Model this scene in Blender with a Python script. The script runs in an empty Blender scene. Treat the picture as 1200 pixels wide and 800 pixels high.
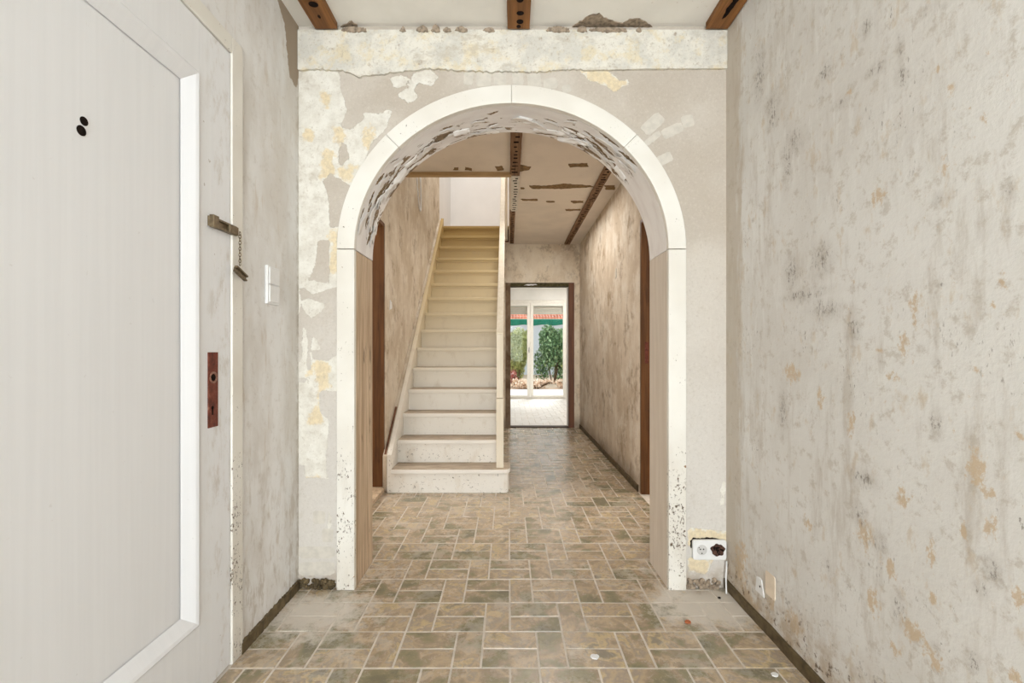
import bpy, bmesh, math, random
import numpy as np
from mathutils import Vector, Matrix

R = random.Random(7)
S = bpy.context.scene
COL = S.collection
PI = math.pi

# ------------------------------------------------------------------ camera
FP = 533.3                      # focal length in pixels of the 1200 px wide frame
VX, VY, CH = 596.0, 410.0, 1.08  # vanishing point and eye height
cam_d = bpy.data.cameras.new('camera')
cam = bpy.data.objects.new('camera', cam_d)
COL.objects.link(cam)
cam_d.sensor_width = 36.0
cam_d.lens = FP * 36.0 / 1200.0
cam_d.shift_x = (600 - VX) / 1200.0
cam_d.shift_y = (VY - 400) / 1200.0
cam_d.clip_start = 0.02
cam.location = (0, 0, CH)
cam.rotation_euler = (PI / 2, 0, 0)
S.camera = cam

# ------------------------------------------------------------------ exposure, sky, lights
S.view_settings.view_transform = 'Standard'
S.view_settings.look = 'None'
S.view_settings.gamma = 1.0
S.view_settings.exposure = 0.0
S.view_settings.use_curve_mapping = False

w = bpy.data.worlds.new('overcast_sky')
S.world = w
w.use_nodes = True
bg = w.node_tree.nodes['Background']
bg.inputs[0].default_value = (0.86, 0.93, 1.0, 1)
bg.inputs[1].default_value = 2.0


def area(name, loc, direction, sx, sy, watts, color=(1, 1, 1)):
    d = bpy.data.lights.new(name, 'AREA')
    d.shape = 'RECTANGLE'
    d.size, d.size_y, d.energy, d.color = sx, sy, watts, color
    o = bpy.data.objects.new(name, d)
    COL.objects.link(o)
    o.location = loc
    o.rotation_euler = Vector(direction).to_track_quat('-Z', 'Y').to_euler()
    return o


area('daylight_entry_window', (0.02, -3.33, 1.42), (0, 1, 0), 1.7, 2.0, 248, (0.94, 0.97, 1.0))
area('daylight_upstairs_skylight', (-0.3, 5.6, 5.1), (0, 0, -1), 1.4, 2.0, 50, (1.0, 0.97, 0.92))
area('garden_room_ceiling_fill', (1.6, 8.2, 2.5), (0, 0, -1), 1.2, 2.4, 75, (1.0, 0.98, 0.95))  # added area light out of view under the ceiling, standing in for window daylight
area('side_room_fill_a', (2.9, 3.0, 1.5), (-1, 0, 0), 1.6, 1.6, 36, (1.0, 0.97, 0.93))  # unseen fill light, added to brighten the hall through the doorway
area('side_room_fill_b', (-2.85, 3.0, 1.5), (1, 0, 0), 1.6, 1.6, 36, (1.0, 0.97, 0.93))  # second added fill, unseen, brightening the hall from the opposite doorway
area('hall_fill_light', (0.42, 4.7, 2.5), (0, 0, -1), 0.5, 1.6, 17, (1.0, 0.96, 0.9))  # added unseen fill without a fixture, only lifts the hall brightness
sd = bpy.data.lights.new('hazy_sun', 'SUN')
sd.energy = 3.0
sd.angle = math.radians(18)
sun = bpy.data.objects.new('hazy_sun', sd)
COL.objects.link(sun)
sun.rotation_euler = Vector((-0.25, -0.75, -0.8)).to_track_quat('-Z', 'Y').to_euler()


# ------------------------------------------------------------------ helpers: colour and nodes
def lin(c):
    c = c / 255.0
    return c / 12.92 if c <= 0.04045 else ((c + 0.055) / 1.055) ** 2.4


def rgb(r, g, b):
    return (lin(r), lin(g), lin(b), 1.0)


class NT:
    """small wrapper to write node materials"""
    def __init__(self, name):
        self.m = bpy.data.materials.new(name)
        self.m.use_nodes = True
        self.t = self.m.node_tree
        self.b = self.t.nodes['Principled BSDF']
        self.out = self.t.nodes['Material Output']

    def n(self, typ, **kw):
        x = self.t.nodes.new(typ)
        for k, v in kw.items():
            setattr(x, k, v)
        return x

    def put(self, sock, v):
        if isinstance(v, bpy.types.NodeSocket):
            self.t.links.new(v, sock)
        elif v is not None:
            if isinstance(v, tuple) and len(v) == 3 and sock.type == 'RGBA':
                v = v + (1.0,)
            sock.default_value = v

    def pos(self, scale=(1, 1, 1), off=None):
        g = self.n('ShaderNodeNewGeometry').outputs['Position']
        return self.xf(g, scale, off)

    def xf(self, vec, scale=(1, 1, 1), off=None):
        a = self.n('ShaderNodeVectorMath', operation='MULTIPLY')
        self.put(a.inputs[0], vec)
        a.inputs[1].default_value = scale
        if off is None:
            return a.outputs[0]
        b = self.n('ShaderNodeVectorMath', operation='ADD')
        self.t.links.new(a.outputs[0], b.inputs[0])
        self.put(b.inputs[1], off)
        return b.outputs[0]

    def noise(self, vec, scale, detail=3.0, rough=0.55, dist=0.0):
        x = self.n('ShaderNodeTexNoise')
        self.put(x.inputs['Vector'], vec)
        x.inputs['Scale'].default_value = scale
        x.inputs['Detail'].default_value = detail
        x.inputs['Roughness'].default_value = rough
        x.inputs['Distortion'].default_value = dist
        return x.outputs['Fac']

    def math(self, op, a, b=0.0, c=None, clamp=False):
        x = self.n('ShaderNodeMath', operation=op)
        x.use_clamp = clamp
        self.put(x.inputs[0], a)
        self.put(x.inputs[1], b)
        if c is not None:
            self.put(x.inputs[2], c)
        return x.outputs[0]

    def step(self, v, lo, hi, a=0.0, b=1.0):
        x = self.n('ShaderNodeMapRange', interpolation_type='SMOOTHSTEP')
        self.put(x.inputs['Value'], v)
        for k, q in (('From Min', lo), ('From Max', hi), ('To Min', a), ('To Max', b)):
            x.inputs[k].default_value = q
        return x.outputs[0]

    def mix(self, f, a, b, blend='MIX'):
        x = self.n('ShaderNodeMix', data_type='RGBA', blend_type=blend)
        self.put(x.inputs[0], f)
        self.put(x.inputs[6], a)
        self.put(x.inputs[7], b)
        return x.outputs[2]

    def ramp(self, v, stops):
        x = self.n('ShaderNodeValToRGB')
        self.put(x.inputs[0], v)
        el = x.color_ramp.elements
        while len(el) < len(stops):
            el.new(0.5)
        for e, (p, c) in zip(el, stops):
            e.position = p
            e.color = c
        return x.outputs[0]

    def attr(self, name):
        x = self.n('ShaderNodeAttribute')
        x.attribute_name = name
        return x.outputs['Fac']

    def axis(self, k):
        g = self.n('ShaderNodeNewGeometry').outputs['Position']
        x = self.n('ShaderNodeSeparateXYZ')
        self.t.links.new(g, x.inputs[0])
        return x.outputs[k]

    def done(self, color, rough=0.8, bump=None, dist=0.002, strength=0.6, spec=0.3, metal=0.0):
        self.put(self.b.inputs['Base Color'], color)
        self.put(self.b.inputs['Roughness'], rough)
        self.b.inputs['Specular IOR Level'].default_value = spec
        self.b.inputs['Metallic'].default_value = metal
        if bump is not None:
            x = self.n('ShaderNodeBump')
            x.inputs['Distance'].default_value = dist
            x.inputs['Strength'].default_value = strength
            self.put(x.inputs['Height'], bump)
            self.t.links.new(x.outputs[0], self.b.inputs['Normal'])
        return self.m


def plain(name, c, rough=0.6, spec=0.3, metal=0.0, grain=0.06, scale=30):
    t = NT(name)
    v = t.noise(t.pos(), scale, 4)
    k = tuple(x * (1 - grain * 3) for x in c[:3]) + (1,)
    col = t.mix(t.step(v, 0.3, 0.75), c, k)
    return t.done(col, rough, v, 0.001, 0.3, spec, metal)


def wood(name, light, dark, axis='z', rough=0.65, scale=1.0, knots=0.0, contrast=1.0):
    t = NT(name)
    sc = {'x': (1.2, 22, 22), 'y': (22, 1.2, 22), 'z': (22, 22, 1.2)}[axis]
    oi = t.n('ShaderNodeObjectInfo').outputs['Random']
    off = t.n('ShaderNodeCombineXYZ')
    t.put(off.inputs[0], t.math('MULTIPLY', oi, 37.0))
    t.put(off.inputs[1], t.math('MULTIPLY', oi, 11.0))
    p = t.xf(t.n('ShaderNodeNewGeometry').outputs['Position'], tuple(s * scale for s in sc), off.outputs[0])
    g = t.noise(p, 1.6, 5, 0.62, 0.4)
    col = t.mix(t.step(g, 0.5 - 0.22 / contrast, 0.5 + 0.2 / contrast), dark, light)
    big = t.noise(t.pos((3, 3, 3)), 1.5, 3)
    col = t.mix(t.step(big, 0.4, 0.75, 0, 0.35), col, dark)
    if knots:
        kz = {'x': (3, 12, 12), 'y': (12, 3, 12), 'z': (12, 12, 3)}[axis]
        k = t.noise(t.pos(kz), 1.7, 3, 0.6)
        col = t.mix(t.step(k, 0.62, 0.7, 0, knots), col, tuple(x * 0.28 for x in dark[:3]) + (1,))
    return t.done(col, rough, g, 0.0015, 0.5)


# ------------------------------------------------------------------ helpers: geometry
def link(o, parent=None, kind=None, label=None, cat=None, group=None):
    if o.name not in COL.objects:
        COL.objects.link(o)
    if parent is not None:
        o.parent = parent
    for k, v in (('kind', kind), ('label', label), ('category', cat), ('group', group)):
        if v:
            o[k] = v
    return o


def obj(name, bm, mat, parent=None, bevel=0.0, smooth=False, **kw):
    me = bpy.data.meshes.new(name)
    bmesh.ops.recalc_face_normals(bm, faces=bm.faces[:])
    bm.to_mesh(me)
    bm.free()
    for m in (mat if isinstance(mat, (list, tuple)) else [mat]):
        me.materials.append(m)
    if smooth:
        for p in me.polygons:
            p.use_smooth = True
    o = bpy.data.objects.new(name, me)
    link(o, parent, **kw)
    if parent is not None and parent.type == 'EMPTY':
        o.location = -Vector(parent.location)       # meshes are written in world coordinates
    if bevel:
        b = o.modifiers.new('bevel', 'BEVEL')
        b.width = bevel
        b.segments = 2
        b.limit_method = 'ANGLE'
    return o


def empty(name, loc, **kw):
    o = bpy.data.objects.new(name, None)
    o.location = loc
    o.empty_display_size = 0.1
    return link(o, **kw)


def bx(bm, x0, x1, y0, y1, z0, z1):
    vs = [bm.verts.new(p) for p in ((x0, y0, z0), (x1, y0, z0), (x1, y1, z0), (x0, y1, z0),
                                    (x0, y0, z1), (x1, y0, z1), (x1, y1, z1), (x0, y1, z1))]
    for f in ((0, 3, 2, 1), (4, 5, 6, 7), (0, 1, 5, 4), (1, 2, 6, 5), (2, 3, 7, 6), (3, 0, 4, 7)):
        bm.faces.new([vs[i] for i in f])


def box(*a):
    bm = bmesh.new()
    for q in (a if isinstance(a[0], tuple) else (a,)):
        bx(bm, *q)
    return bm


def tube(bm, pts, r, n=8, closed=False):
    """round bar through pts"""
    rings = []
    P = [Vector(p) for p in pts]
    for i, p in enumerate(P):
        a = P[i - 1] if i or closed else p
        b = P[(i + 1) % len(P)] if i + 1 < len(P) or closed else p
        d = (b - a).normalized()
        q = d.to_track_quat('Z', 'Y')
        rings.append([bm.verts.new(p + q @ Vector((r * math.cos(2 * PI * k / n), r * math.sin(2 * PI * k / n), 0))) for k in range(n)])
    m = len(rings)
    for i in range(m if closed else m - 1):
        A, B = rings[i], rings[(i + 1) % m]
        for k in range(n):
            bm.faces.new((A[k], A[(k + 1) % n], B[(k + 1) % n], B[k]))
    if not closed:
        bm.faces.new(rings[0][::-1])
        bm.faces.new(rings[-1])


def prism(bm, outline, origin, u, v, nrm, t):
    """outline in (u, v), thickness t along nrm"""
    o, u, v, nrm = Vector(origin), Vector(u), Vector(v), Vector(nrm)
    a = [bm.verts.new(o + u * p + v * q) for p, q in outline]
    b = [bm.verts.new(o + u * p + v * q + nrm * t) for p, q in outline]
    bm.faces.new(a)
    bm.faces.new(b)
    k = len(a)
    for i in range(k):
        bm.faces.new((a[i], a[(i + 1) % k], b[(i + 1) % k], b[i]))


def disc(bm, c, nrm, r, t, n=20, ry=None):
    q = Vector(nrm).to_track_quat('Z', 'Y')
    prism(bm, [(r * math.cos(2 * PI * k / n), (ry or r) * math.sin(2 * PI * k / n)) for k in range(n)],
          c, q @ Vector((1, 0, 0)), q @ Vector((0, 1, 0)), nrm, t)


def ragged(poly, step=0.012, amp=0.006, rnd=R):
    """closed outline with torn, irregular edges"""
    out = []
    n = len(poly)
    for i in range(n):
        a, b = Vector(poly[i]), Vector(poly[(i + 1) % n])
        L = (b - a).length
        k = max(1, int(L / step))
        d = (b - a) / max(L, 1e-6)
        nn = Vector((-d.y, d.x))
        for j in range(k):
            f = j / k
            out.append(tuple(a.lerp(b, f) + nn * rnd.uniform(-amp, amp) * (0.6 if j == 0 else 1)))
    return out


def at(px, py, Y):
    return Vector(((px - VX) * Y / FP, Y, CH + (VY - py) * Y / FP))


# room constants (metres)
XL, XR = -0.955, 0.99
YA, YB = 2.07, 2.32            # arch wall faces
YE = 6.33                      # end wall of the hall
HC = 2.55                      # ceiling
UF = 2.76                      # upper floor
YBK = -3.2                     # wall behind the camera


def on_right(px, py):
    Y = XR * FP / (px - VX)
    return Y, CH + (VY - py) * Y / FP


def on_left(px, py):
    Y = -XL * FP / (VX - px)
    return Y, CH + (VY - py) * Y / FP


def poly_field(U, V, poly, soft):
    """0..1, 0.5 on the outline of poly"""
    P = np.array(poly)
    inside = np.zeros(U.shape, bool)
    dmin = np.full(U.shape, 1e9)
    n = len(P)
    for i in range(n):
        x1, y1 = P[i]
        x2, y2 = P[(i + 1) % n]
        c = ((y1 > V) != (y2 > V)) & (U < (x2 - x1) * (V - y1) / ((y2 - y1) if y2 != y1 else 1e-9) + x1)
        inside ^= c
        L2 = (x2 - x1) ** 2 + (y2 - y1) ** 2 + 1e-12
        t = np.clip(((U - x1) * (x2 - x1) + (V - y1) * (y2 - y1)) / L2, 0, 1)
        dmin = np.minimum(dmin, np.hypot(U - x1 - t * (x2 - x1), V - y1 - t * (y2 - y1)))
    d = np.where(inside, dmin, -dmin)
    return np.clip(0.5 + d / (2 * soft), 0, 1)


def set_attr(me, name, vals):
    a = me.attributes.new(name, 'FLOAT', 'POINT')
    a.data.foreach_set('value', np.asarray(vals, dtype=np.float32))


# ------------------------------------------------------------------ materials
def mat_arch_wall():
    t = NT('stripped_plaster_with_paint_remains')
    p = t.pos()
    big = t.noise(p, 2.2, 4)
    fine = t.noise(p, 60, 4, 0.65)
    mid = t.noise(p, 14, 5, 0.65)
    g = t.mix(t.step(big, 0.35, 0.65), rgb(190, 179, 166), rgb(204, 195, 184))
    g = t.mix(t.step(t.axis(2), 1.9, 0.4, 0, 0.75), g, rgb(214, 209, 203))
    g = t.mix(t.step(fine, 0.55, 0.8, 0, 0.35), g, rgb(166, 155, 142))
    dots = t.noise(p, 130, 2)
    g = t.mix(t.step(dots, 0.74, 0.8, 0, 0.6), g, rgb(120, 108, 96))
    f = t.math('ADD', t.attr('paint'), t.math('MULTIPLY', t.math('SUBTRACT', t.noise(p, 34, 5, 0.7), 0.5), 1.1))
    pm = t.step(f, 0.47, 0.53)
    white = t.mix(t.step(mid, 0.35, 0.65), rgb(232, 228, 219), rgb(216, 210, 199))
    y = t.math('ADD', t.attr('yellow'), t.math('MULTIPLY', t.math('SUBTRACT', t.noise(p, 26, 5, 0.7), 0.5), 1.6))
    yel = t.mix(t.step(fine, 0.4, 0.6), rgb(229, 210, 172), rgb(215, 196, 160))
    pc = t.mix(t.step(y, 0.36, 0.66, 0, 0.8), white, yel)
    scr = t.noise(p, 48, 5, 0.75)
    pc = t.mix(t.step(scr, 0.58, 0.66, 0, 0.5), pc, rgb(186, 174, 158))
    col = t.mix(pm, g, pc)
    gr = t.noise(p, 95, 6, 0.8)
    col = t.mix(t.step(gr, 0.53, 0.68, 0, 0.28), col, rgb(160, 146, 130))
    col = t.mix(t.step(gr, 0.47, 0.34, 0, 0.2), col, rgb(236, 231, 222))
    stn = t.noise(p, 7, 7, 0.75)
    col = t.mix(t.step(stn, 0.55, 0.7, 0, 0.3), col, rgb(178, 164, 146))
    low = t.step(t.axis(2), 0.14, 0.02)
    col = t.mix(t.math('MULTIPLY', low, t.step(mid, 0.4, 0.6, 0.2, 0.7)), col, rgb(170, 152, 132))
    # dark line in the corners of the room
    h = t.math('ADD', t.math('MULTIPLY', pm, 1.0), t.math('MULTIPLY', fine, 0.35))
    return t.done(col, 0.9, h, 0.0022, 0.7, 0.15)


def mat_right_wall():
    t = NT('stained_plaster')
    p = t.pos()
    st = t.pos((1, 5, 0.9))
    big = t.noise(p, 1.6, 5, 0.6)
    col = t.mix(t.step(big, 0.35, 0.68), rgb(228, 226, 222), rgb(214, 210, 204))
    streak = t.noise(st, 2.6, 6, 0.68)
    col = t.mix(t.step(streak, 0.52, 0.68, 0, 0.5), col, rgb(190, 181, 169))
    st2 = t.noise(t.pos((1, 9, 1.6)), 3.1, 6, 0.7)
    col = t.mix(t.step(st2, 0.52, 0.64, 0, 0.6), col, rgb(228, 226, 222))
    mot = t.noise(p, 24, 6, 0.7)
    col = t.mix(t.step(mot, 0.53, 0.66, 0, 0.5), col, rgb(188, 178, 164))
    # strip of older paint near the arch wall
    edge = t.math('ADD', t.step(t.axis(1), 1.76, 2.05), t.math('MULTIPLY', t.math('SUBTRACT', t.noise(st, 5, 5, 0.7), 0.5), 1.1))
    col = t.mix(t.step(edge, 0.55, 0.8, 0, 0.55), col, rgb(192, 176, 154))
    n1 = t.math('MULTIPLY', t.math('SUBTRACT', t.noise(t.pos((1, 1.5, 1)), 36, 8, 0.8), 0.5), 4.2)
    o = t.math('ADD', t.attr('ochre'), n1)
    col = t.mix(t.step(o, 0.46, 0.9, 0, 0.85), col, rgb(206, 184, 154))
    rare = t.noise(t.pos((1, 2.0, 1.0)), 9, 5, 0.65)
    col = t.mix(t.step(rare, 0.57, 0.7, 0, 0.5), col, rgb(200, 182, 156))
    n2 = t.math('MULTIPLY', t.math('SUBTRACT', t.noise(t.pos((1, 2, 1)), 52, 5, 0.75), 0.5), 2.6)
    s = t.math('ADD', t.attr('scuff'), n2)
    col = t.mix(t.math('MULTIPLY', t.step(t.attr('scuff'), 0.05, 0.75, 0, 0.36), t.step(mot, 0.36, 0.62, 0.35, 1)), col, rgb(168, 159, 148))
    col = t.mix(t.step(s, 0.66, 1.05, 0, 0.75), col, rgb(122, 112, 102))
    n3 = t.math('MULTIPLY', t.math('SUBTRACT', t.noise(t.pos((1, 3, 1)), 40, 4, 0.7), 0.5), 2.6)
    clus = t.step(t.noise(p, 5, 3), 0.5, 0.7)
    col = t.mix(t.math('MULTIPLY', clus, t.step(n3, 0.28, 0.46, 0, 0.85)), col, rgb(128, 118, 108))
    low = t.math('MULTIPLY', t.step(t.axis(2), 0.28, 0.03), t.step(t.noise(p, 14, 5, 0.7), 0.38, 0.62, 0.1, 0.9))
    col = t.mix(low, col, rgb(178, 158, 134))
    lowd = t.math('MULTIPLY', t.step(t.axis(2), 0.3, 0.05), t.step(t.noise(p, 38, 4, 0.7), 0.56, 0.66))
    col = t.mix(lowd, col, rgb(110, 92, 76))
    h = t.math('ADD', t.math('MULTIPLY', mot, 0.9), t.math('MULTIPLY', streak, 0.5))
    return t.done(col, 0.85, h, 0.0035, 0.6, 0.2)


def mat_left_wall():
    t = NT('patchy_plaster')
    p = t.pos()
    big = t.noise(t.pos((1, 2.2, 0.9)), 2.4, 5, 0.6)
    col = t.mix(t.step(big, 0.36, 0.62), rgb(232, 230, 228), rgb(217, 212, 206))
    mot = t.noise(p, 22, 6, 0.7)
    col = t.mix(t.step(mot, 0.52, 0.72, 0, 0.4), col, rgb(186, 176, 164))
    st = t.noise(t.pos((1, 8, 1.3)), 3.1, 6, 0.68)
    col = t.mix(t.step(st, 0.56, 0.7, 0, 0.45), col, rgb(196, 180, 160))
    lowm = t.math('MULTIPLY', t.step(t.axis(2), 1.0, 0.1), t.step(t.noise(t.pos((1, 3, 1)), 9, 5, 0.7), 0.48, 0.64))
    col = t.mix(t.math('MULTIPLY', lowm, 0.55), col, rgb(178, 164, 146))
    f = t.math('ADD', t.attr('bare'), t.math('MULTIPLY', t.math('SUBTRACT', t.noise(p, 24, 5, 0.7), 0.5), 1.0))
    col = t.mix(t.step(f, 0.48, 0.56), col, rgb(164, 148, 130))
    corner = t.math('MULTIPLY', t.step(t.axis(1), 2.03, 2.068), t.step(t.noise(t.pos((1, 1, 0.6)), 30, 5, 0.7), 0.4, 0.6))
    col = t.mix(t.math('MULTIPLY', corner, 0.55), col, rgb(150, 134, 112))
    return t.done(col, 0.88, t.math('ADD', mot, t.math('MULTIPLY', st, 0.4)), 0.003, 0.55, 0.2)


def mat_hall_wall(name, a, b, c, blot):
    t = NT(name)
    p = t.pos()
    st = t.noise(t.pos((1, 1.0, 0.6)), 3.4, 7, 0.68)
    col = t.mix(t.step(st, 0.36, 0.62), a, b)
    st2 = t.noise(t.pos((1, 0.9, 0.7)), 5.5, 8, 0.75)
    col = t.mix(t.step(st2, 0.48, 0.62, 0, 0.7), col, c)
    st3 = t.noise(t.pos((1, 0.9, 0.55)), 9.0, 8, 0.75)
    col = t.mix(t.step(st3, 0.55, 0.66, 0, 0.5), col, rgb(168, 150, 128))
    m = t.noise(t.pos((1, 0.7, 0.7)), 5.5, 7, 0.72)
    col = t.mix(t.step(m, 0.54, 0.66, 0, blot), col, rgb(146, 122, 92))
    d = t.noise(t.pos((1, 0.8, 0.6)), 22, 6, 0.75)
    col = t.mix(t.step(d, 0.63, 0.7, 0, 0.7), col, rgb(104, 84, 62))
    low = t.math('MULTIPLY', t.step(t.axis(2), 0.22, 0.02), t.step(m, 0.3, 0.6, 0.35, 0.9))
    col = t.mix(low, col, rgb(140, 122, 104))
    return t.done(col, 0.88, t.math('ADD', m, t.math('MULTIPLY', st2, 0.5)), 0.004, 0.6, 0.15)


def mat_ceiling(name, base, torn):
    t = NT(name)
    p = t.pos()
    big = t.noise(p, 3, 4)
    col = t.mix(t.step(big, 0.35, 0.7), base, tuple(x * 0.9 for x in base[:3]) + (1,))
    sp = t.noise(p, 45, 4, 0.7)
    col = t.mix(t.step(sp, 0.66, 0.72, 0, 0.4), col, torn)
    lines = t.noise(t.pos((0.5, 14, 1)), 2.2, 4, 0.6)
    col = t.mix(t.step(lines, 0.68, 0.72, 0, 0.25), col, torn)
    return t.done(col, 0.85, big, 0.002, 0.3, 0.2)


def mat_band():
    t = NT('mottled_old_distemper')
    p = t.pos()
    a = t.noise(p, 9, 5, 0.65)
    b = t.noise(t.xf(p, (1, 1, 1), (5, 3, 1)), 13, 5, 0.7)
    c = t.noise(p, 55, 5, 0.7)
    col = t.mix(t.step(a, 0.4, 0.62), rgb(228, 223, 212), rgb(210, 206, 197))
    col = t.mix(t.step(b, 0.5, 0.66, 0, 0.7), col, rgb(222, 207, 174))
    col = t.mix(t.step(c, 0.52, 0.7, 0, 0.55), col, rgb(176, 164, 146))
    f = t.noise(t.xf(p, (0.7, 1, 1.6), (2, 2, 6)), 8, 8, 0.78)
    col = t.mix(t.step(f, 0.52, 0.64, 0, 0.55), col, rgb(190, 178, 160))
    gr = t.noise(p, 100, 6, 0.8)
    col = t.mix(t.step(gr, 0.53, 0.68, 0, 0.35), col, rgb(160, 146, 128))
    e = t.noise(t.xf(p, (1, 1, 1), (1, 7, 2)), 17, 4, 0.65)
    col = t.mix(t.step(e, 0.62, 0.7, 0, 0.6), col, rgb(160, 140, 116))
    return t.done(col, 0.9, t.math('ADD', c, a), 0.003, 0.7, 0.15)


def mat_white_trim():
    t = NT('chipped_white_gloss_paint')
    p = t.pos()
    v = t.noise(p, 3, 3)
    col = t.mix(t.step(v, 0.35, 0.7), rgb(234, 230, 222), rgb(224, 218, 208))
    n = t.noise(t.pos((1, 1, 0.7)), 95, 5, 0.75)
    lowz = t.step(t.axis(2), 1.15, 0.25, 0.0, 0.085)
    m = t.step(t.math('ADD', t.math('ADD', n, lowz), t.step(t.noise(p, 9, 3), 0.35, 0.65, -0.05, 0.055)), 0.685, 0.705)
    n2 = t.noise(p, 21, 4, 0.6)
    m2 = t.step(t.math('ADD', n2, t.step(t.axis(2), 1.0, 0.3, 0.0, 0.05)), 0.73, 0.745)
    dirt = t.noise(t.pos((1, 1, 0.3)), 14, 5, 0.7)
    col = t.mix(t.math('MULTIPLY', t.step(t.axis(2), 1.0, 0.2), t.step(dirt, 0.5, 0.7, 0, 0.35)), col, rgb(190, 178, 162))
    col = t.mix(m, col, rgb(108, 90, 72))
    col = t.mix(m2, col, rgb(160, 126, 96))
    h = t.math('SUBTRACT', 1.0, t.math('MAXIMUM', m, m2))
    return t.done(col, 0.42, h, 0.0012, 0.7, 0.4)


def mat_peeling():
    t = NT('peeling_white_paint')
    uv = t.n('ShaderNodeUVMap').outputs[0]
    u = t.n('ShaderNodeSeparateXYZ')
    t.t.links.new(uv, u.inputs[0])
    p = t.xf(uv, (1, 2.6, 1))
    n = t.noise(p, 11, 5, 0.62, 0.6)
    dens = t.attr('peel')
    m = t.step(t.math('ADD', n, t.math('MULTIPLY', dens, 0.2)), 0.705, 0.722)
    fine = t.noise(p, 60, 4)
    base = t.mix(t.step(t.noise(p, 5, 3), 0.4, 0.7), rgb(240, 236, 233), rgb(230, 224, 221))
    col = t.mix(m, base, t.mix(t.step(fine, 0.4, 0.6), rgb(156, 134, 106), rgb(116, 96, 74)))
    return t.done(col, 0.6, t.math('SUBTRACT', 1.0, m), 0.003, 0.9, 0.3)


def tile_material(name, stops, dust_col, pale=0.0, rough=0.25):
    t = NT(name)
    oi = t.n('ShaderNodeObjectInfo').outputs['Random']
    isl = t.n('ShaderNodeNewGeometry').outputs['Random Per Island']
    r = t.math('FRACT', t.math('ADD', t.math('MULTIPLY', oi, 7.31), t.math('MULTIPLY', isl, 3.77)))
    off = t.n('ShaderNodeCombineXYZ')
    t.put(off.inputs[0], t.math('MULTIPLY', r, 53.0))
    t.put(off.inputs[1], t.math('MULTIPLY', r, 91.0))
    P = t.n('ShaderNodeNewGeometry').outputs['Position']
    q = t.xf(P, (1, 1, 1), off.outputs[0])
    a = t.noise(q, 6.5, 4, 0.6, 0.5)
    b = t.noise(q, 26, 5, 0.7, 0.8)
    v = t.math('ADD', t.math('MULTIPLY_ADD', a, 2.1, -0.55), t.math('MULTIPLY', t.math('SUBTRACT', r, 0.5), 0.34))
    v = t.math('ADD', v, t.math('MULTIPLY', t.math('SUBTRACT', b, 0.5), 0.42))
    col = t.ramp(v, stops)
    vein = t.noise(q, 48, 5, 0.75, 1.2)
    col = t.mix(t.step(vein, 0.55, 0.75, 0, 0.35), col, rgb(118, 104, 84))
    col = t.mix(t.step(t.noise(q, 33, 5, 0.75, 1.0), 0.58, 0.72, 0, 0.5), col, rgb(196, 178, 152))
    # plaster dust trodden on the tiles
    n = t.noise(P, 15, 8, 0.78)
    n2 = t.noise(P, 4.0, 4, 0.6)
    dust = t.math('MULTIPLY', t.attr('dust'), 1.0)
    d = t.math('ADD', dust, t.math('MULTIPLY', t.math('SUBTRACT', n, 0.5), 2.4))
    dm = t.math('MAXIMUM', t.step(d, 0.35, 0.95, 0, 0.88), t.step(t.math('MULTIPLY', n2, n), 0.24, 0.4, 0, 0.35))
    col = t.mix(dm, col, dust_col)
    if pale:
        col = t.mix(pale, col, rgb(226, 222, 216))
    rg = t.math('ADD', rough, t.math('MULTIPLY', dm, 0.45))
    rg = t.math('ADD', rg, t.math('MULTIPLY', t.math('SUBTRACT', b, 0.5), 0.25))
    return t.done(col, rg, t.math('ADD', b, t.math('MULTIPLY', vein, 0.5)), 0.0014, 0.55, 0.5)


def mat_door():
    t = NT('brushed_white_door_paint')
    p = t.pos()
    st = t.noise(t.pos((1, 30, 0.7)), 2, 4, 0.6)
    col = t.mix(t.step(st, 0.3, 0.7), rgb(237, 237, 239), rgb(234, 234, 236))
    d = t.noise(t.pos((1, 2, 0.8)), 9, 6, 0.72)
    edge = t.math('MULTIPLY', t.step(t.axis(1), 1.40, 1.5), t.step(d, 0.48, 0.66, 0, 0.6))
    col = t.mix(edge, col, rgb(196, 186, 174))
    sp = t.noise(p, 50, 3, 0.6)
    col = t.mix(t.math('MULTIPLY', t.step(sp, 0.71, 0.74), t.step(t.axis(1), 1.38, 1.45, 0.12, 0.7)), col, rgb(150, 132, 112))
    return t.done(col, 0.38, st, 0.0003, 0.25, 0.45)


def mat_stair():
    t = NT('cream_stair_warm_light_tint')
    z = t.axis(2)
    oi = t.n('ShaderNodeObjectInfo').outputs['Random']
    p = t.pos()
    col = t.ramp(t.math('MULTIPLY', z, 1 / 2.8), [(0.0, rgb(232, 227, 219)), (0.25, rgb(229, 221, 208)), (0.55, rgb(210, 192, 156)), (0.95, rgb(186, 158, 102))])  # warm tint of the light upstairs put into the paint, yellower with height
    n = t.noise(t.pos((2, 2, 1)), 6, 5, 0.68)
    col = t.mix(t.step(n, 0.5, 0.75, 0, 0.35), col, rgb(186, 166, 138))
    dirt = t.math('MULTIPLY', t.step(z, 0.62, 0.1), t.step(t.noise(t.pos((1, 1, 1.4)), 42, 5, 0.75), 0.6, 0.66))
    col = t.mix(dirt, col, rgb(96, 82, 68))
    return t.done(col, 0.5, n, 0.001, 0.3, 0.35)


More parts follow.
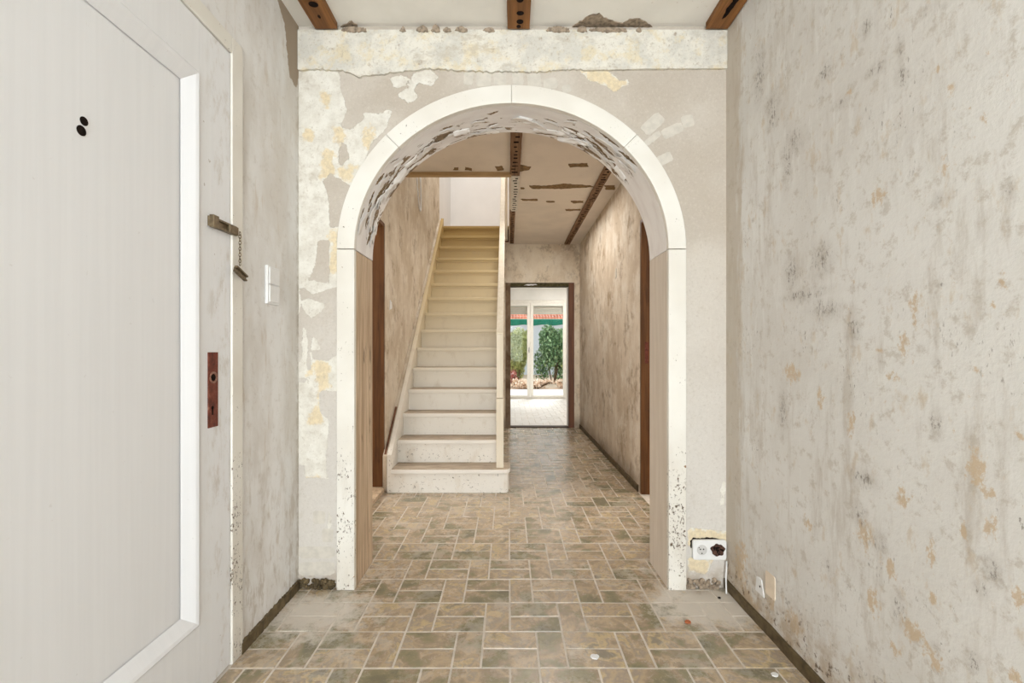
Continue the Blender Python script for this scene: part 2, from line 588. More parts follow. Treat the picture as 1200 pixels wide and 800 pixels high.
def mat_tread():
    t = NT('worn_tread_warm_light_tint')
    p = t.pos()
    z = t.axis(2)
    g = t.n('ShaderNodeNewGeometry').outputs['Normal']
    s = t.n('ShaderNodeSeparateXYZ')
    t.t.links.new(g, s.inputs[0])
    top = t.step(s.outputs[2], 0.6, 0.9)
    base = t.ramp(t.math('MULTIPLY', z, 1 / 2.8), [(0.0, rgb(233, 228, 221)), (0.25, rgb(229, 221, 208)), (0.55, rgb(210, 192, 156)), (0.95, rgb(186, 158, 102))])  # same ramp: warm light tint painted into the upper treads
    n = t.noise(t.pos((1, 5, 5)), 5, 6, 0.7)
    worn = t.mix(t.step(n, 0.35, 0.65), rgb(158, 141, 122), rgb(190, 174, 154))
    worn = t.mix(t.step(t.noise(t.pos((1, 8, 8)), 9, 5, 0.7), 0.6, 0.7), worn, rgb(104, 86, 68))
    col = t.mix(t.math('MULTIPLY', top, t.step(z, 2.6, 0.7, 0.4, 1)), base, worn)
    return t.done(col, 0.55, n, 0.001, 0.3, 0.3)


def foliage(name, a, b, c):
    t = NT(name)
    r = t.n('ShaderNodeNewGeometry').outputs['Random Per Island']
    col = t.ramp(r, [(0.0, a), (0.55, b), (1.0, c)])
    m = t.done(col, 0.55, None, spec=0.3)
    return m


def mat_glass():
    t = NT('clear_window_glass')
    tr = t.n('ShaderNodeBsdfTransparent')
    gl = t.n('ShaderNodeBsdfGlossy')
    gl.inputs['Roughness'].default_value = 0.03
    mx = t.n('ShaderNodeMixShader')
    fr = t.n('ShaderNodeFresnel')
    fr.inputs[0].default_value = 1.14
    tr.inputs[0].default_value = (0.95, 0.97, 0.97, 1)
    t.t.links.new(fr.outputs[0], mx.inputs[0])
    t.t.links.new(tr.outputs[0], mx.inputs[1])
    t.t.links.new(gl.outputs[0], mx.inputs[2])
    t.t.links.new(mx.outputs[0], t.out.inputs[0])
    return t.m


def mat_rust():
    t = NT('rusty_brown_steel')
    p = t.pos()
    a = t.noise(p, 40, 5, 0.7)
    col = t.ramp(a, [(0.3, rgb(62, 30, 22)), (0.5, rgb(112, 50, 34)), (0.62, rgb(124, 66, 48)), (0.72, rgb(170, 130, 108))])
    return t.done(col, 0.6, a, 0.001, 0.6, 0.4)


M_ARCH, M_RIGHT, M_LEFT = mat_arch_wall(), mat_right_wall(), mat_left_wall()
M_HALL = mat_hall_wall('streaky_hall_plaster', rgb(222, 209, 192), rgb(202, 185, 164), rgb(232, 224, 212), 0.6)
M_STAIRW = mat_hall_wall('tan_stairwell_plaster', rgb(220, 207, 189), rgb(200, 183, 160), rgb(228, 218, 202), 0.55)
M_END = mat_hall_wall('end_wall_plaster', rgb(234, 220, 198), rgb(218, 200, 176), rgb(238, 226, 208), 0.5)
M_CEIL = mat_ceiling('white_ceiling_board', rgb(245, 241, 234), rgb(188, 172, 152))
M_CEILH = mat_ceiling('cream_ceiling_board', rgb(236, 226, 214), rgb(164, 138, 104))
M_BAND = mat_band()
M_TRIM = mat_white_trim()
M_PEEL = mat_peeling()
M_FLAKE = plain('curled_paint', rgb(244, 240, 236), 0.5, 0.35, grain=0.03)
M_TORN = plain('torn_brown_paper', rgb(150, 124, 92), 0.9, 0.1, grain=0.14, scale=45)
M_RUBBLE = plain('crumbled_mortar', rgb(176, 158, 138), 0.95, 0.1, grain=0.2, scale=60)
M_OLIVE = plain('olive_skirting_tile', rgb(108, 92, 66), 0.7, 0.3, grain=0.2, scale=28)
M_GROUT = plain('pale_grout', rgb(222, 212, 200), 0.9, 0.1, grain=0.08, scale=20)
M_PATCHG = plain('glue_mark_plaster', rgb(214, 207, 196), 0.9, 0.1, grain=0.05, scale=30)
M_DOOR = mat_door()
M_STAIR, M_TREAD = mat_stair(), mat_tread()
M_BATTEN = wood('brown_batten_pine', rgb(156, 106, 58), rgb(104, 66, 34), 'y', knots=0.85)
M_BATTENH = wood('dusty_hall_batten', rgb(146, 112, 80), rgb(104, 74, 50), 'y', knots=0.6)
M_BATTENW = plain('white_batten', rgb(232, 226, 216), 0.7, 0.2, grain=0.05)  # plain white for the section beside the stairwell
M_JAMB = wood('bare_jamb_board', rgb(214, 190, 162), rgb(174, 148, 120), 'z', knots=0.85, contrast=1.4)
M_JAMBR = wood('beige_painted_jamb', rgb(222, 210, 196), rgb(208, 194, 178), 'z', contrast=0.8)
M_BROWN = wood('orange_brown_door_frame', rgb(124, 82, 46), rgb(84, 54, 30), 'z', 0.5, knots=0.3)
M_BROWN2 = wood('reddish_brown_casing', rgb(124, 82, 58), rgb(92, 58, 42), 'z', 0.5)
M_TRIMB = wood('tan_trimmer_board', rgb(206, 178, 136), rgb(178, 146, 104), 'x')
M_NEWEL = wood('cream_painted_rail', rgb(232, 222, 204), rgb(218, 204, 180), 'z', 0.5, contrast=0.7)
M_WHITE = plain('upstairs_white_paint', rgb(236, 235, 234), 0.8, 0.2, grain=0.02, scale=2)
M_ROOM = plain('garden_room_paint', rgb(240, 237, 231), 0.8, 0.2, grain=0.03, scale=3)
M_PLAST = plain('white_switch_plastic', rgb(233, 232, 231), 0.35, 0.45, grain=0.02)
M_DARK = plain('dark_hollow', rgb(38, 28, 24), 0.9, 0.1, grain=0.2, scale=60)
M_GUTS = plain('brown_socket_guts', rgb(92, 62, 50), 0.7, 0.3, grain=0.25, scale=90)
M_BRASS = plain('tarnished_brass', rgb(132, 116, 92), 0.42, 0.5, 0.75, grain=0.15, scale=80)
M_STEEL = plain('dull_steel', rgb(150, 146, 140), 0.4, 0.5, 0.8)
M_RUST = mat_rust()
M_UPVC = plain('cream_window_frame', rgb(238, 233, 222), 0.4, 0.4, grain=0.03)
M_SHUT = plain('roller_shutter_slat', rgb(206, 198, 184), 0.5, 0.3, grain=0.03)
M_GLASS = mat_glass()
DUSTC = rgb(214, 205, 194)
M_TILE = tile_material('slate_look_floor_tile', [(0.1, rgb(124, 116, 94)), (0.3, rgb(144, 135, 106)), (0.44, rgb(162, 143, 122)), (0.56, rgb(190, 168, 138)), (0.68, rgb(160, 146, 132)), (0.8, rgb(200, 177, 138)), (0.95, rgb(142, 132, 116))], DUSTC)
M_TILE_GLARE = tile_material('glare_paled_garden_room_tile', [(0.3, rgb(196, 188, 178)), (0.6, rgb(220, 214, 206)), (0.8, rgb(204, 198, 190))], DUSTC, 0.5, 0.4)  # same floor tiles, glare from outdoors put into a paler colour


# ------------------------------------------------------------------ floor
floor = obj('floor', box(XL - 0.1, XR + 0.1, YBK - 0.1, YE + 0.12, -0.12, -0.0015), M_GROUT, kind='structure')


def dust_at(x, y):
    d = 0.0
    for cx, cy, rx, ry, s in ((-0.80, 1.86, 0.40, 0.30, 1.15), (0.86, 1.93, 0.42, 0.27, 1.35), (-0.62, 2.2, 0.28, 0.3, 0.6),
                              (0.66, 2.2, 0.22, 0.25, 0.6), (0.25, 1.62, 0.12, 0.09, 0.75), (-0.6, 1.62, 0.4, 0.2, 0.5),
                              (0.8, 1.5, 0.3, 0.2, 0.3), (-0.5, 2.75, 0.3, 0.3, 0.3), (0.15, 2.9, 0.6, 0.5, 0.15)):
        d = max(d, s * max(0, 1 - math.hypot((x - cx) / rx, (y - cy) / ry)) ** 0.8)
    return d


def tile_rects(x0, x1, y0, y1, u=0.1, org=1.545, vx=-0.195, j=0.0052):
    n0 = math.floor((y0 - org) / (2 * u)) - 1
    n1 = math.ceil((y1 - org) / (2 * u)) + 1
    for n in range(n0, n1):
        ya = org + 2 * u * n
        v0 = vx + u * n
        k0 = math.floor((x0 - v0) / (3 * u)) - 1
        k1 = math.ceil((x1 - v0) / (3 * u)) + 1
        for k in range(k0, k1):
            a = v0 + 3 * u * k
            for (p, q, r, s) in ((a, a + u, ya, ya + 2 * u), (a + u, a + 3 * u, ya, ya + u), (a + u, a + 3 * u, ya + u, ya + 2 * u)):
                p, q, r, s = max(p, x0), min(q, x1), max(r, y0), min(s, y1)
                if q - p > 0.02 and s - r > 0.02:
                    yield (p + j / 2, q - j / 2, r + j / 2, s - j / 2)


def tile_geo(bm, rect, z0, z1, dl, seg=3):
    """a tile: bevelled slab whose top is a small grid that carries the dust amount"""
    p, q, r, s = rect
    e = 0.0018
    nx = max(2, int((q - p) / 0.035))
    ny = max(2, int((s - r) / 0.035))
    if seg == 0:
        nx = ny = 1
    tilt = (R.uniform(-.0007, .0007), R.uniform(-.0007, .0007), R.uniform(-0.0006, 0.0004))
    rows = []
    for j in range(ny + 1):
        row = []
        for i in range(nx + 1):
            fx, fy = i / nx, j / ny
            v = bm.verts.new((p + e + (q - p - 2 * e) * fx, r + e + (s - r - 2 * e) * fy,
                              z1 + tilt[2] + tilt[0] * (fx - .5) * 2 + tilt[1] * (fy - .5) * 2))
            v[dl] = dust_at(v.co.x, v.co.y)
            row.append(v)
        rows.append(row)
    for j in range(ny):
        for i in range(nx):
            bm.faces.new((rows[j][i], rows[j][i + 1], rows[j + 1][i + 1], rows[j + 1][i]))
    rim = [rows[0][i] for i in range(nx + 1)] + [rows[j][nx] for j in range(1, ny + 1)] + \
          [rows[ny][i] for i in range(nx - 1, -1, -1)] + [rows[j][0] for j in range(ny - 1, 0, -1)]
    low = []
    for v in rim:
        x = p if v.co.x < p + 2 * e else (q if v.co.x > q - 2 * e else v.co.x)
        y = r if v.co.y < r + 2 * e else (s if v.co.y > s - 2 * e else v.co.y)
        w_ = bm.verts.new((x, y, z0))
        w_[dl] = v[dl]
        low.append(w_)
    k = len(rim)
    for i in range(k):
        bm.faces.new((rim[i], low[i], low[(i + 1) % k], rim[(i + 1) % k]))


rects = list(tile_rects(XL + 0.003, XR - 0.003, 1.145, YE + 0.1))
rects = [q for q in rects if not (q[1] < -0.1 and q[2] > 3.7)]           # nothing laid under the stairs


def is_pier(q):
    return q[2] > YA + 0.0 and q[3] < YB and (q[1] < -0.69 or q[0] > 0.71)


rects = [q for q in rects if not is_pier(q)]
rects.sort(key=lambda q: q[2] + 0.3 * abs(q[0] + q[1]))
for q in rects[:300]:
    bm = bmesh.new()
    dl = bm.verts.layers.float.new('dust')
    tile_geo(bm, q, -0.004, 0.0, dl)
    obj('tile', bm, M_TILE, floor)
bm = bmesh.new()
dl = bm.verts.layers.float.new('dust')
for q in rects[300:] + list(tile_rects(XL + 0.003, XR - 0.003, YBK, 1.145 - 0.002)):
    tile_geo(bm, q, -0.004, 0.0, dl, 0)
obj('tile_field', bm, M_TILE, floor, kind='stuff')

# ------------------------------------------------------------------ arch wall
CX, SP, AX, AZ = 0.013, 1.535, 0.718, 0.667     # opening: centre, spring, half width, rise


def arc(th, ax=AX, az=AZ):
    return CX + ax * math.cos(th), SP + az * math.sin(th)


AW_POLY = [
    (1, [(340, 78), (398, 84), (399, 100), (406, 130), (399, 148), (410, 152), (428, 138), (425, 132), (447, 133), (461, 124), (453, 150), (436, 166), (424, 196), (404, 240), (396, 290), (396, 560), (340, 560)]),
    (0, [(399, 166), (404, 168), (410, 184), (400, 196), (396, 190)]),
    (0, [(378, 212), (388, 203), (398, 210), (410, 218), (402, 260), (396, 266), (387, 266), (383, 222)]),
    (0, [(373, 281), (386, 281), (386, 332), (362, 328), (370, 308)]),
    (0, [(349, 337), (358, 338), (366, 345), (380, 341), (396, 335), (396, 420), (384, 423), (366, 421), (366, 409), (377, 411), (371, 396), (365, 394), (364, 434), (360, 434), (360, 390), (355, 382), (353, 424), (348, 424), (350, 372), (352, 350)]),
    (1, [(352, 352), (362, 350), (382, 356), (378, 364), (365, 374), (357, 366)]),
    (0, [(348, 443), (361, 443), (361, 448), (348, 448)]),
    (0, [(376, 458), (396, 458), (396, 560), (383, 560), (383, 520), (386, 492), (378, 488), (373, 474)]),
    (1, [(388, 418), (396, 416), (396, 440), (388, 440)]),
    (0, [(340, 545), (357, 545), (357, 572), (364, 580), (376, 580), (384, 560), (384, 700), (340, 700)]),
    (1, [(456, 92), (470, 87), (480, 91), (475, 100), (463, 104)]),
    (1, [(484, 86), (502, 81), (515, 90), (505, 101), (489, 97), (486, 105), (491, 115), (479, 121), (466, 112), (472, 106), (478, 103), (482, 94)]),
    (1, [(386, 600), (389, 606), (388, 620), (383, 620)]),
    (1, [(679, 82), (712, 82), (726, 95), (741, 93), (736, 99), (720, 108), (706, 99), (690, 94)]),
    (1, [(806, 618), (853, 622), (853, 640), (806, 640)]), (1, [(806, 652), (836, 655), (828, 672), (806, 670)]),
    (1, [(845, 565), (850, 562), (849, 590), (844, 592)]),
]
AY_POLY = [
    [(387, 270), (398, 270), (398, 320), (386, 320)], [(367, 422), (386, 424), (388, 455), (374, 458), (368, 480), (358, 497), (380, 496), (377, 478)],
    [(374, 105), (388, 108), (386, 125), (376, 118)], [(390, 148), (406, 152), (400, 172), (392, 168)], [(376, 176), (392, 176), (394, 210), (376, 208)],
    [(394, 198), (420, 192), (408, 216), (396, 206)], [(425, 150), (440, 146), (436, 170), (424, 176)], [(358, 440), (368, 420), (366, 440)],
    [(679, 82), (712, 82), (726, 95), (741, 93), (736, 99), (720, 108), (706, 99), (690, 94)],
    [(806, 618), (853, 622), (853, 640), (806, 640)], [(806, 652), (836, 655), (828, 672), (806, 670)], [(356, 150), (366, 152), (366, 168), (356, 166)],
    [(358, 560), (372, 555), (376, 578), (360, 578)],
]


def px_poly(poly, Y=YA):
    return [((x - VX) * Y / FP, CH + (VY - y) * Y / FP) for x, y in poly]


def make_arch_wall():
    verts, faces = [], []

    def grid(pts):                      # pts[i][j] of (x, z)
        b = len(verts)
        n, m = len(pts), len(pts[0])
        for row in pts:
            verts.extend((x, YA, z) for x, z in row)
        for i in range(n - 1):
            for j in range(m - 1):
                faces.append((b + i * m + j, b + (i + 1) * m + j, b + (i + 1) * m + j + 1, b + i * m + j + 1))
    for xa, xb in ((XL, CX - AX), (CX + AX, XR)):
        grid([[(xa + (xb - xa) * i / 22, SP * j / 130) for j in range(131)] for i in range(23)])
    ths = set(i * PI / 200 for i in range(201))
    ths.add(math.atan2(HC - SP, XR - CX))
    ths.add(math.atan2(HC - SP, XL - CX))
    rows = []
    for th in sorted(ths):
        c, s = math.cos(th), math.sin(th)
        L = 1e9
        if c > 1e-6:
            L = min(L, (XR - CX) / c)
        if c < -1e-6:
            L = min(L, (XL - CX) / c)
        if s > 1e-6:
            L = min(L, (HC - SP) / s)
        k = 1 / math.sqrt((c / AX) ** 2 + (s / AZ) ** 2)
        rows.append([(CX + c * (k + (L - k) * j / 44), SP + s * (k + (L - k) * j / 44)) for j in range(45)])
    grid(rows)
    nfront = len(verts)
    # soffit, back and sides
    path = [(CX + AX, 0)] + [arc(i * PI / 64) for i in range(65)] + [(CX - AX, 0)]
    a = len(verts)
    for x, z in path:
        verts.append((x, YA, z))
        verts.append((x, YB, z))
    for i in range(len(path) - 1):
        k = a + 2 * i
        faces.append((k, k + 2, k + 3, k + 1))
    b = len(verts)
    for i in range(65):
        th = i * PI / 64
        x, z = arc(th)
        verts.append((x, YB, z))
        verts.append((XR + (XL - XR) * i / 64, YB, HC))
    for i in range(64):
        k = b + 2 * i
        faces.append((k, k + 1, k + 3, k + 2))
    for xa, xb in ((XL, CX - AX), (CX + AX, XR)):
        c = len(verts)
        verts.extend([(xa, YB, 0), (xb, YB, 0), (xb, YB, SP), (xa, YB, SP)])
        faces.append((c, c + 1, c + 2, c + 3))
    c = len(verts)
    verts.extend([(XL, YB, SP), (CX - AX, YB, SP), (XL, YB, HC), (CX + AX, YB, SP), (XR, YB, SP), (XR, YB, HC)])
    faces += [(c, c + 1, c + 2), (c + 3, c + 4, c + 5)]
    me = bpy.data.meshes.new('wall_arch')
    me.from_pydata(verts, [], faces)
    V = np.array(verts)
    paint = np.zeros(len(V))
    for val, poly in AW_POLY:
        f = poly_field(V[:, 0], V[:, 2], px_poly(poly), 0.014)
        paint = np.maximum(paint, f) if val else np.minimum(paint, 1 - f)
    yel = np.zeros(len(V))
    for poly in AY_POLY:
        yel = np.maximum(yel, poly_field(V[:, 0], V[:, 2], px_poly(poly), 0.03))
    set_attr(me, 'paint', paint)
    set_attr(me, 'yellow', yel)
    me.materials.append(M_ARCH)
    o = bpy.data.objects.new('wall_arch', me)
    return link(o, kind='structure')


arch_wall = make_arch_wall()

# proud band of old plaster below the ceiling, torn along its lower edge
low = []
prof = [(349, 82), (372, 80), (404, 83), (420, 90), (450, 86), (470, 83), (505, 80), (540, 82), (575, 84), (600, 83), (627, 84), (650, 82), (672, 81), (690, 82), (760, 80.5), (856, 80)]
poly = px_poly(prof, 2.058)
poly[0], poly[-1] = (XL + 0.001, poly[0][1]), (XR - 0.001, poly[-1][1])
jag = []
for i in range(len(poly) - 1):
    (x1, z1), (x2, z2) = poly[i], poly[i + 1]
    k = max(1, int((x2 - x1) / 0.008))
    amp = 0.0045 if x1 < 0.34 else 0.0012
    jag += [(x1 + (x2 - x1) * j / k, z1 + (z2 - z1) * j / k + R.uniform(-amp, amp)) for j in range(k)]
jag.append(poly[-1])
bm = bmesh.new()
prism(bm, jag + [(XR - 0.001, 2.528), (XL + 0.001, 2.528)], (0, YA, 0), (1, 0, 0), (0, 0, 1), (0, -1, 0), 0.013)
obj('plaster_band', bm, M_BAND, arch_wall)

# pale glue marks that radiate around the arch
for x, y, wd, ht, an in ((549, 92, 11, 15, -6), (567, 93, 17, 17, -3), (586, 92, 15, 16, 2), (607, 92, 13, 16, 4), (626, 95, 16, 18, 6), (645, 98, 16, 13, 12),
                         (664, 104, 10, 9, 18), (765, 145, 28, 15, 43), (765, 162, 22, 7, 38), (788, 153, 26, 12, 25), (806, 142, 14, 14, 12), (779, 186, 18, 12, 24),
                         (374, 606, 14, 15, 0), (384, 627, 13, 16, 0), (371, 647, 42, 14, 0), (371, 666, 42, 16, 1)):
    c, s = math.cos(math.radians(an)), math.sin(math.radians(an))
    q = [(x + a * wd / 2 * c + b * ht / 2 * s, y + -a * wd / 2 * s + b * ht / 2 * c) for a, b in ((-1, -.8), (-.7, -1), (.7, -1), (1, -.7), (1, .7), (.75, 1), (-.8, 1), (-1, .6))]
    bm = bmesh.new()
    prism(bm, ragged(px_poly(q), 0.008, 0.0016), (0, YA, 0), (1, 0, 0), (0, 0, 1), (0, -1, 0), 0.0009)
    obj('glue_mark', bm, M_PATCHG, arch_wall)

# crumbled joint between wall and ceiling
for a, b, hgt in ((400, 430, 5), (468, 476, 5), (488, 502, 6), (505, 516, 7), (519, 529, 4), (533, 548, 5), (566, 580, 4), (640, 668, 5), (676, 688, 6), (690, 735, 4), (745, 752, 4)):
    q = [(a, 36), (a + 2, 36 - hgt * .6), ((a + b) / 2, 36 - hgt), (b - 1, 36 - hgt * .5), (b, 37), ((a + b) / 2, 38)]
    bm = bmesh.new()
    prism(bm, ragged(px_poly(q, 2.055), 0.006, 0.003), (0, YA - 0.0125, 0), (1, 0, 0), (0, 0, 1), (0, -1, 0), 0.005)
    obj('crumbled_mortar', bm, M_RUBBLE, arch_wall)

# rubble left where the skirting of the arch wall was torn off
for x0, x1 in ((-0.945, -0.79), (0.80, 0.96)):
    bm = bmesh.new()
    for k in range(60):
        x, z, r = R.uniform(x0, x1), R.uniform(0.0, 0.038), R.uniform(0.005, 0.014)
        y = YA - R.uniform(0.002, 0.016)
        m = Matrix.Translation((x, y, max(z, r * .6))) @ Matrix.Rotation(R.uniform(0, 6), 4, 'Z') @ Matrix.Scale(r, 4)
        bmesh.ops.create_icosphere(bm, subdivisions=1, radius=1, matrix=m)
    obj('skirting_rubble', bm, M_OLIVE if x0 < 0 else M_RUBBLE, arch_wall, kind='stuff')

# ------------------------------------------------------------------ arch trim (white boards around the opening)
LN = 0.012
trim = empty('trim_1', (CX, YA, 0), kind='structure')
TO, TOZ = 0.068, 0.070
YT = YA - 0.026


def trim_piece(th0, th1, n=14):
    bm = bmesh.new()
    rows = []
    for i in range(n + 1):
        th = th0 + (th1 - th0) * i / n
        xi, zi = arc(th, AX - LN, AZ - LN)
        xo, zo = arc(th, AX + TO, AZ + TOZ)
        rows.append([bm.verts.new(p) for p in ((xi, YA + 0.004, zi), (xi, YT, zi), (xo, YT, zo), (xo, YA, zo))])
    for a, b in zip(rows, rows[1:]):
        for k in range(4):
            bm.faces.new((a[k], b[k], b[(k + 1) % 4], a[(k + 1) % 4]))
    bm.faces.new(rows[0])
    bm.faces.new(rows[-1][::-1])
    return bm


g = 0.0014
for a, b in ((0, 0.245), (0.245, 0.5), (0.5, 0.755), (0.755, 1.0)):
    obj('trim_board', trim_piece(a * PI + g / 2, b * PI - g / 2), M_TRIM, trim, bevel=0.003)
for s in (-1, 1):
    xa, xb = CX + s * (AX - LN), CX + s * (AX + TO)
    obj('trim_board', box(min(xa, xb), max(xa, xb), YT, YA, 0.001, SP - 0.003), M_TRIM, trim, bevel=0.003)

# ------------------------------------------------------------------ lining of the arch: peeling soffit, bare boards, painted board
LN = 0.012
bm = bmesh.new()
uvl = bm.loops.layers.uv.new('UVMap')
pl = bm.verts.layers.float.new('peel')


def peel_density(th, y):
    """th 0 = right spring, pi = left spring"""
    d = 0.0
    for c, wd, s in ((0.90, 0.07, 0.85), (0.80, 0.09, 1.15), (0.68, 0.09, 1.0), (0.57, 0.08, 0.8), (0.46, 0.07, 0.5), (0.31, 0.09, 1.05), (0.23, 0.05, 0.8), (0.08, 0.05, 0.1)):
        d = max(d, s * math.exp(-((th / PI - c) / wd) ** 2))
    f = (y - YA) / (YB - YA)
    return d * min(1, max(0.0, (f - 0.1) * 3.0))


N1, N2 = 150, 20
gr = []
for i in range(N1 + 1):
    th = PI * i / N1
    row = []
    for j in range(N2 + 1):
        y = YA + 0.005 + (YB - YA - 0.005) * j / N2
        x, z = arc(th, AX - LN, AZ - LN)
        v = bm.verts.new((x, y, z))
        v[pl] = peel_density(th, y)
        row.append(v)
    gr.append(row)
for i in range(N1):
    for j in range(N2):
        f = bm.faces.new((gr[i][j], gr[i][j + 1], gr[i + 1][j + 1], gr[i + 1][j]))
        for lp, (ii, jj) in zip(f.loops, ((i, j), (i, j + 1), (i + 1, j + 1), (i + 1, j))):
            lp[uvl].uv = (PI * 0.68 * ii / N1, 0.268 * jj / N2)
outer = []
for i in range(N1 + 1):
    x, z = arc(PI * i / N1, AX - 0.001, AZ - 0.001)
    outer.append((bm.verts.new((x, YA + 0.005, z)), bm.verts.new((x, YB, z))))
for i in range(N1):
    bm.faces.new((gr[i][0], gr[i + 1][0], outer[i + 1][0], outer[i][0]))
    bm.faces.new((gr[i][N2], gr[i + 1][N2], outer[i + 1][1], outer[i][1]))
for i in (0, N1):
    bm.faces.new(gr[i] + [outer[i][1], outer[i][0]])
soffit = obj('arch_soffit', bm, M_PEEL, trim, smooth=False)


def flake(th, y, L, W, lift, skew):
    """a curled sheet of paint hanging from the soffit, fixed along one long edge"""
    bm = bmesh.new()
    n, m = 7, 4
    rows = []
    ph = R.uniform(0, 6)
    for i in range(n):
        f = i / (n - 1)
        wl = W * (math.sin(PI * (0.08 + 0.84 * f)) ** 0.6) * R.uniform(0.7, 1.1)
        row = []
        for j in range(m):
            q = j / (m - 1)
            t_ = th + (L * (f - 0.5) + R.uniform(-.002, .002)) / 0.68
            yy = y + skew * (f - 0.5) * L + q * wl
            h = 0.0012 + lift * (q ** 1.6) * (0.75 + 0.25 * math.sin(ph + 5 * f))
            yy = min(max(yy, YA + 0.002), YB + 0.004)
            x, z = arc(t_, AX - LN - h, AZ - LN - h)
            row.append(bm.verts.new((x, yy, z)))
        rows.append(row)
    for i in range(n - 1):
        for j in range(m - 1):
            bm.faces.new((rows[i][j], rows[i][j + 1], rows[i + 1][j + 1], rows[i + 1][j]))
    o = obj('paint_flake', bm, M_FLAKE, trim, smooth=True)
    s = o.modifiers.new('solid', 'SOLIDIFY')
    s.thickness = 0.0011
    s.offset = 0
    return o


M_BAREW = plain('bare_brown_under_paint', rgb(150, 128, 100), 0.9, 0.1, grain=0.2, scale=70)


def bare_patch(th, y, L, W, skew):
    """where the paint has come off: a jagged sliver of brown undercoat, following the curve"""
    bm = bmesh.new()
    n = 12
    rows = []
    for i in range(n + 1):
        f = i / n
        t_ = th + L * (f - 0.5) / 0.68
        wd = W * max(0.06, math.sin(PI * f) ** 0.7) * R.uniform(0.55, 1.15)
        c = y + skew * (f - 0.5) * L + R.uniform(-.12, .12) * W
        row = []
        for q, h in ((-.5, .0002), (0, .0009), (.5, .0002)):
            x, z = arc(t_, AX - LN - h, AZ - LN - h)
            row.append(bm.verts.new((x, min(max(c + q * wd, YA + .004), YB - .001), z)))
        rows.append(row)
    for p, q in zip(rows, rows[1:]):
        for j in range(2):
            bm.faces.new((p[j], p[j + 1], q[j + 1], q[j]))
    obj('bare_patch', bm, M_BAREW, trim)


made = 0
while made < 72:
    th = R.uniform(0.03, 0.97) * PI
    y = R.uniform(YA + 0.03, YB - 0.02)
    if R.random() > peel_density(th, y) ** 1.4:
        continue
    s = -1 if R.random() < 0.65 else 1
    big = made % 3 == 0
    L, W = (R.uniform(.08, .17), R.uniform(.04, .065)) if big else (R.uniform(.03, .075), R.uniform(.016, .032))
    sk = R.uniform(-.55, .55)
    flake(th, y, L, s * W, R.uniform(.006, .014) if big else R.uniform(.002, .007), sk)
    if made % 4 < 3:
        bare_patch(th + R.uniform(-.01, .01), y + s * W * 1.15, L * .9, W * (.55 if big else .5), sk)
    made += 1

xa = CX - AX
cuts = [YA + 0.001, 2.146, 2.232, YB]
for k in range(3):
    obj('jamb_board', box(xa, xa + LN, cuts[k] + 0.0012, cuts[k + 1] - 0.0012, 0.0, SP - 0.004 - 0.0), M_JAMB, trim, bevel=0.002)
xb = CX + AX
obj('jamb_board', box(xb - LN, xb, YA + 0.001, YB, 0.0, SP - 0.001), M_JAMBR, trim, bevel=0.002, label='beige painted jamb board')


# ------------------------------------------------------------------ right wall of the entrance room
def wall_grid(name, X, y0, y1, z0, z1, mat, fields, res=0.015):
    ny, nz = int((y1 - y0) / res), int((z1 - z0) / res)
    ys, zs = np.linspace(y0, y1, ny + 1), np.linspace(z0, z1, nz + 1)
    YY, ZZ = np.meshgrid(ys, zs, indexing='ij')
    V = np.stack([np.full(YY.size, X), YY.ravel(), ZZ.ravel()], 1)
    I = np.arange((ny + 1) * (nz + 1)).reshape(ny + 1, nz + 1)
    F = np.stack([I[:-1, :-1].ravel(), I[1:, :-1].ravel(), I[1:, 1:].ravel(), I[:-1, 1:].ravel()], 1)
    if X < 0:
        F = F[:, ::-1]
    else:
        F = F[:, ::-1][:, ::-1]
    me = bpy.data.meshes.new(name)
    me.from_pydata(V.tolist(), [], F.tolist())
    for k, fn in fields.items():
        set_attr(me, k, fn(V[:, 1], V[:, 2]))
    me.materials.append(mat)
    return me


OCHRE = [(1100, 80, 4, 9), (1127, 63, 3, 6), (1154, 61, 4, 4), (1113, 105, 3, 9), (1158, 140, 4, 12), (995, 110, 4, 6), (1107, 193, 6, 14), (1030, 230, 8, 12),
         (1073, 354, 7, 14), (1088, 357, 4, 8), (1073, 374, 4, 9), (1060, 404, 6, 15), (1030, 409, 6, 6), (1047, 442, 9, 7), (1132, 454, 4, 8), (1165, 357, 5, 5),
         (1172, 332, 3, 8), (1148, 435, 4, 6), (928, 437, 10, 11), (960, 467, 5, 14), (997, 497, 5, 16), (1000, 332, 3, 5), (1192, 510, 5, 6), (1143, 525, 8, 7),
         (1143, 554, 13, 20), (1158, 579, 8, 8), (1057, 584, 8, 18), (1160, 617, 7, 20), (1130, 624, 5, 11), (1090, 646, 9, 15), (947, 614, 6, 8), (1023, 704, 8, 16),
         (1070, 741, 15, 14), (1095, 772, 12, 12), (1048, 759, 7, 9), (1195, 701, 9, 16), (1190, 794, 10, 10), (1093, 701, 6, 8), (1043, 667, 7, 13), (903, 704, 5, 10),
         (877, 697, 7, 12), (1013, 627, 9, 16), (868, 660, 8, 30), (885, 715, 8, 10), (930, 730, 10, 14)]
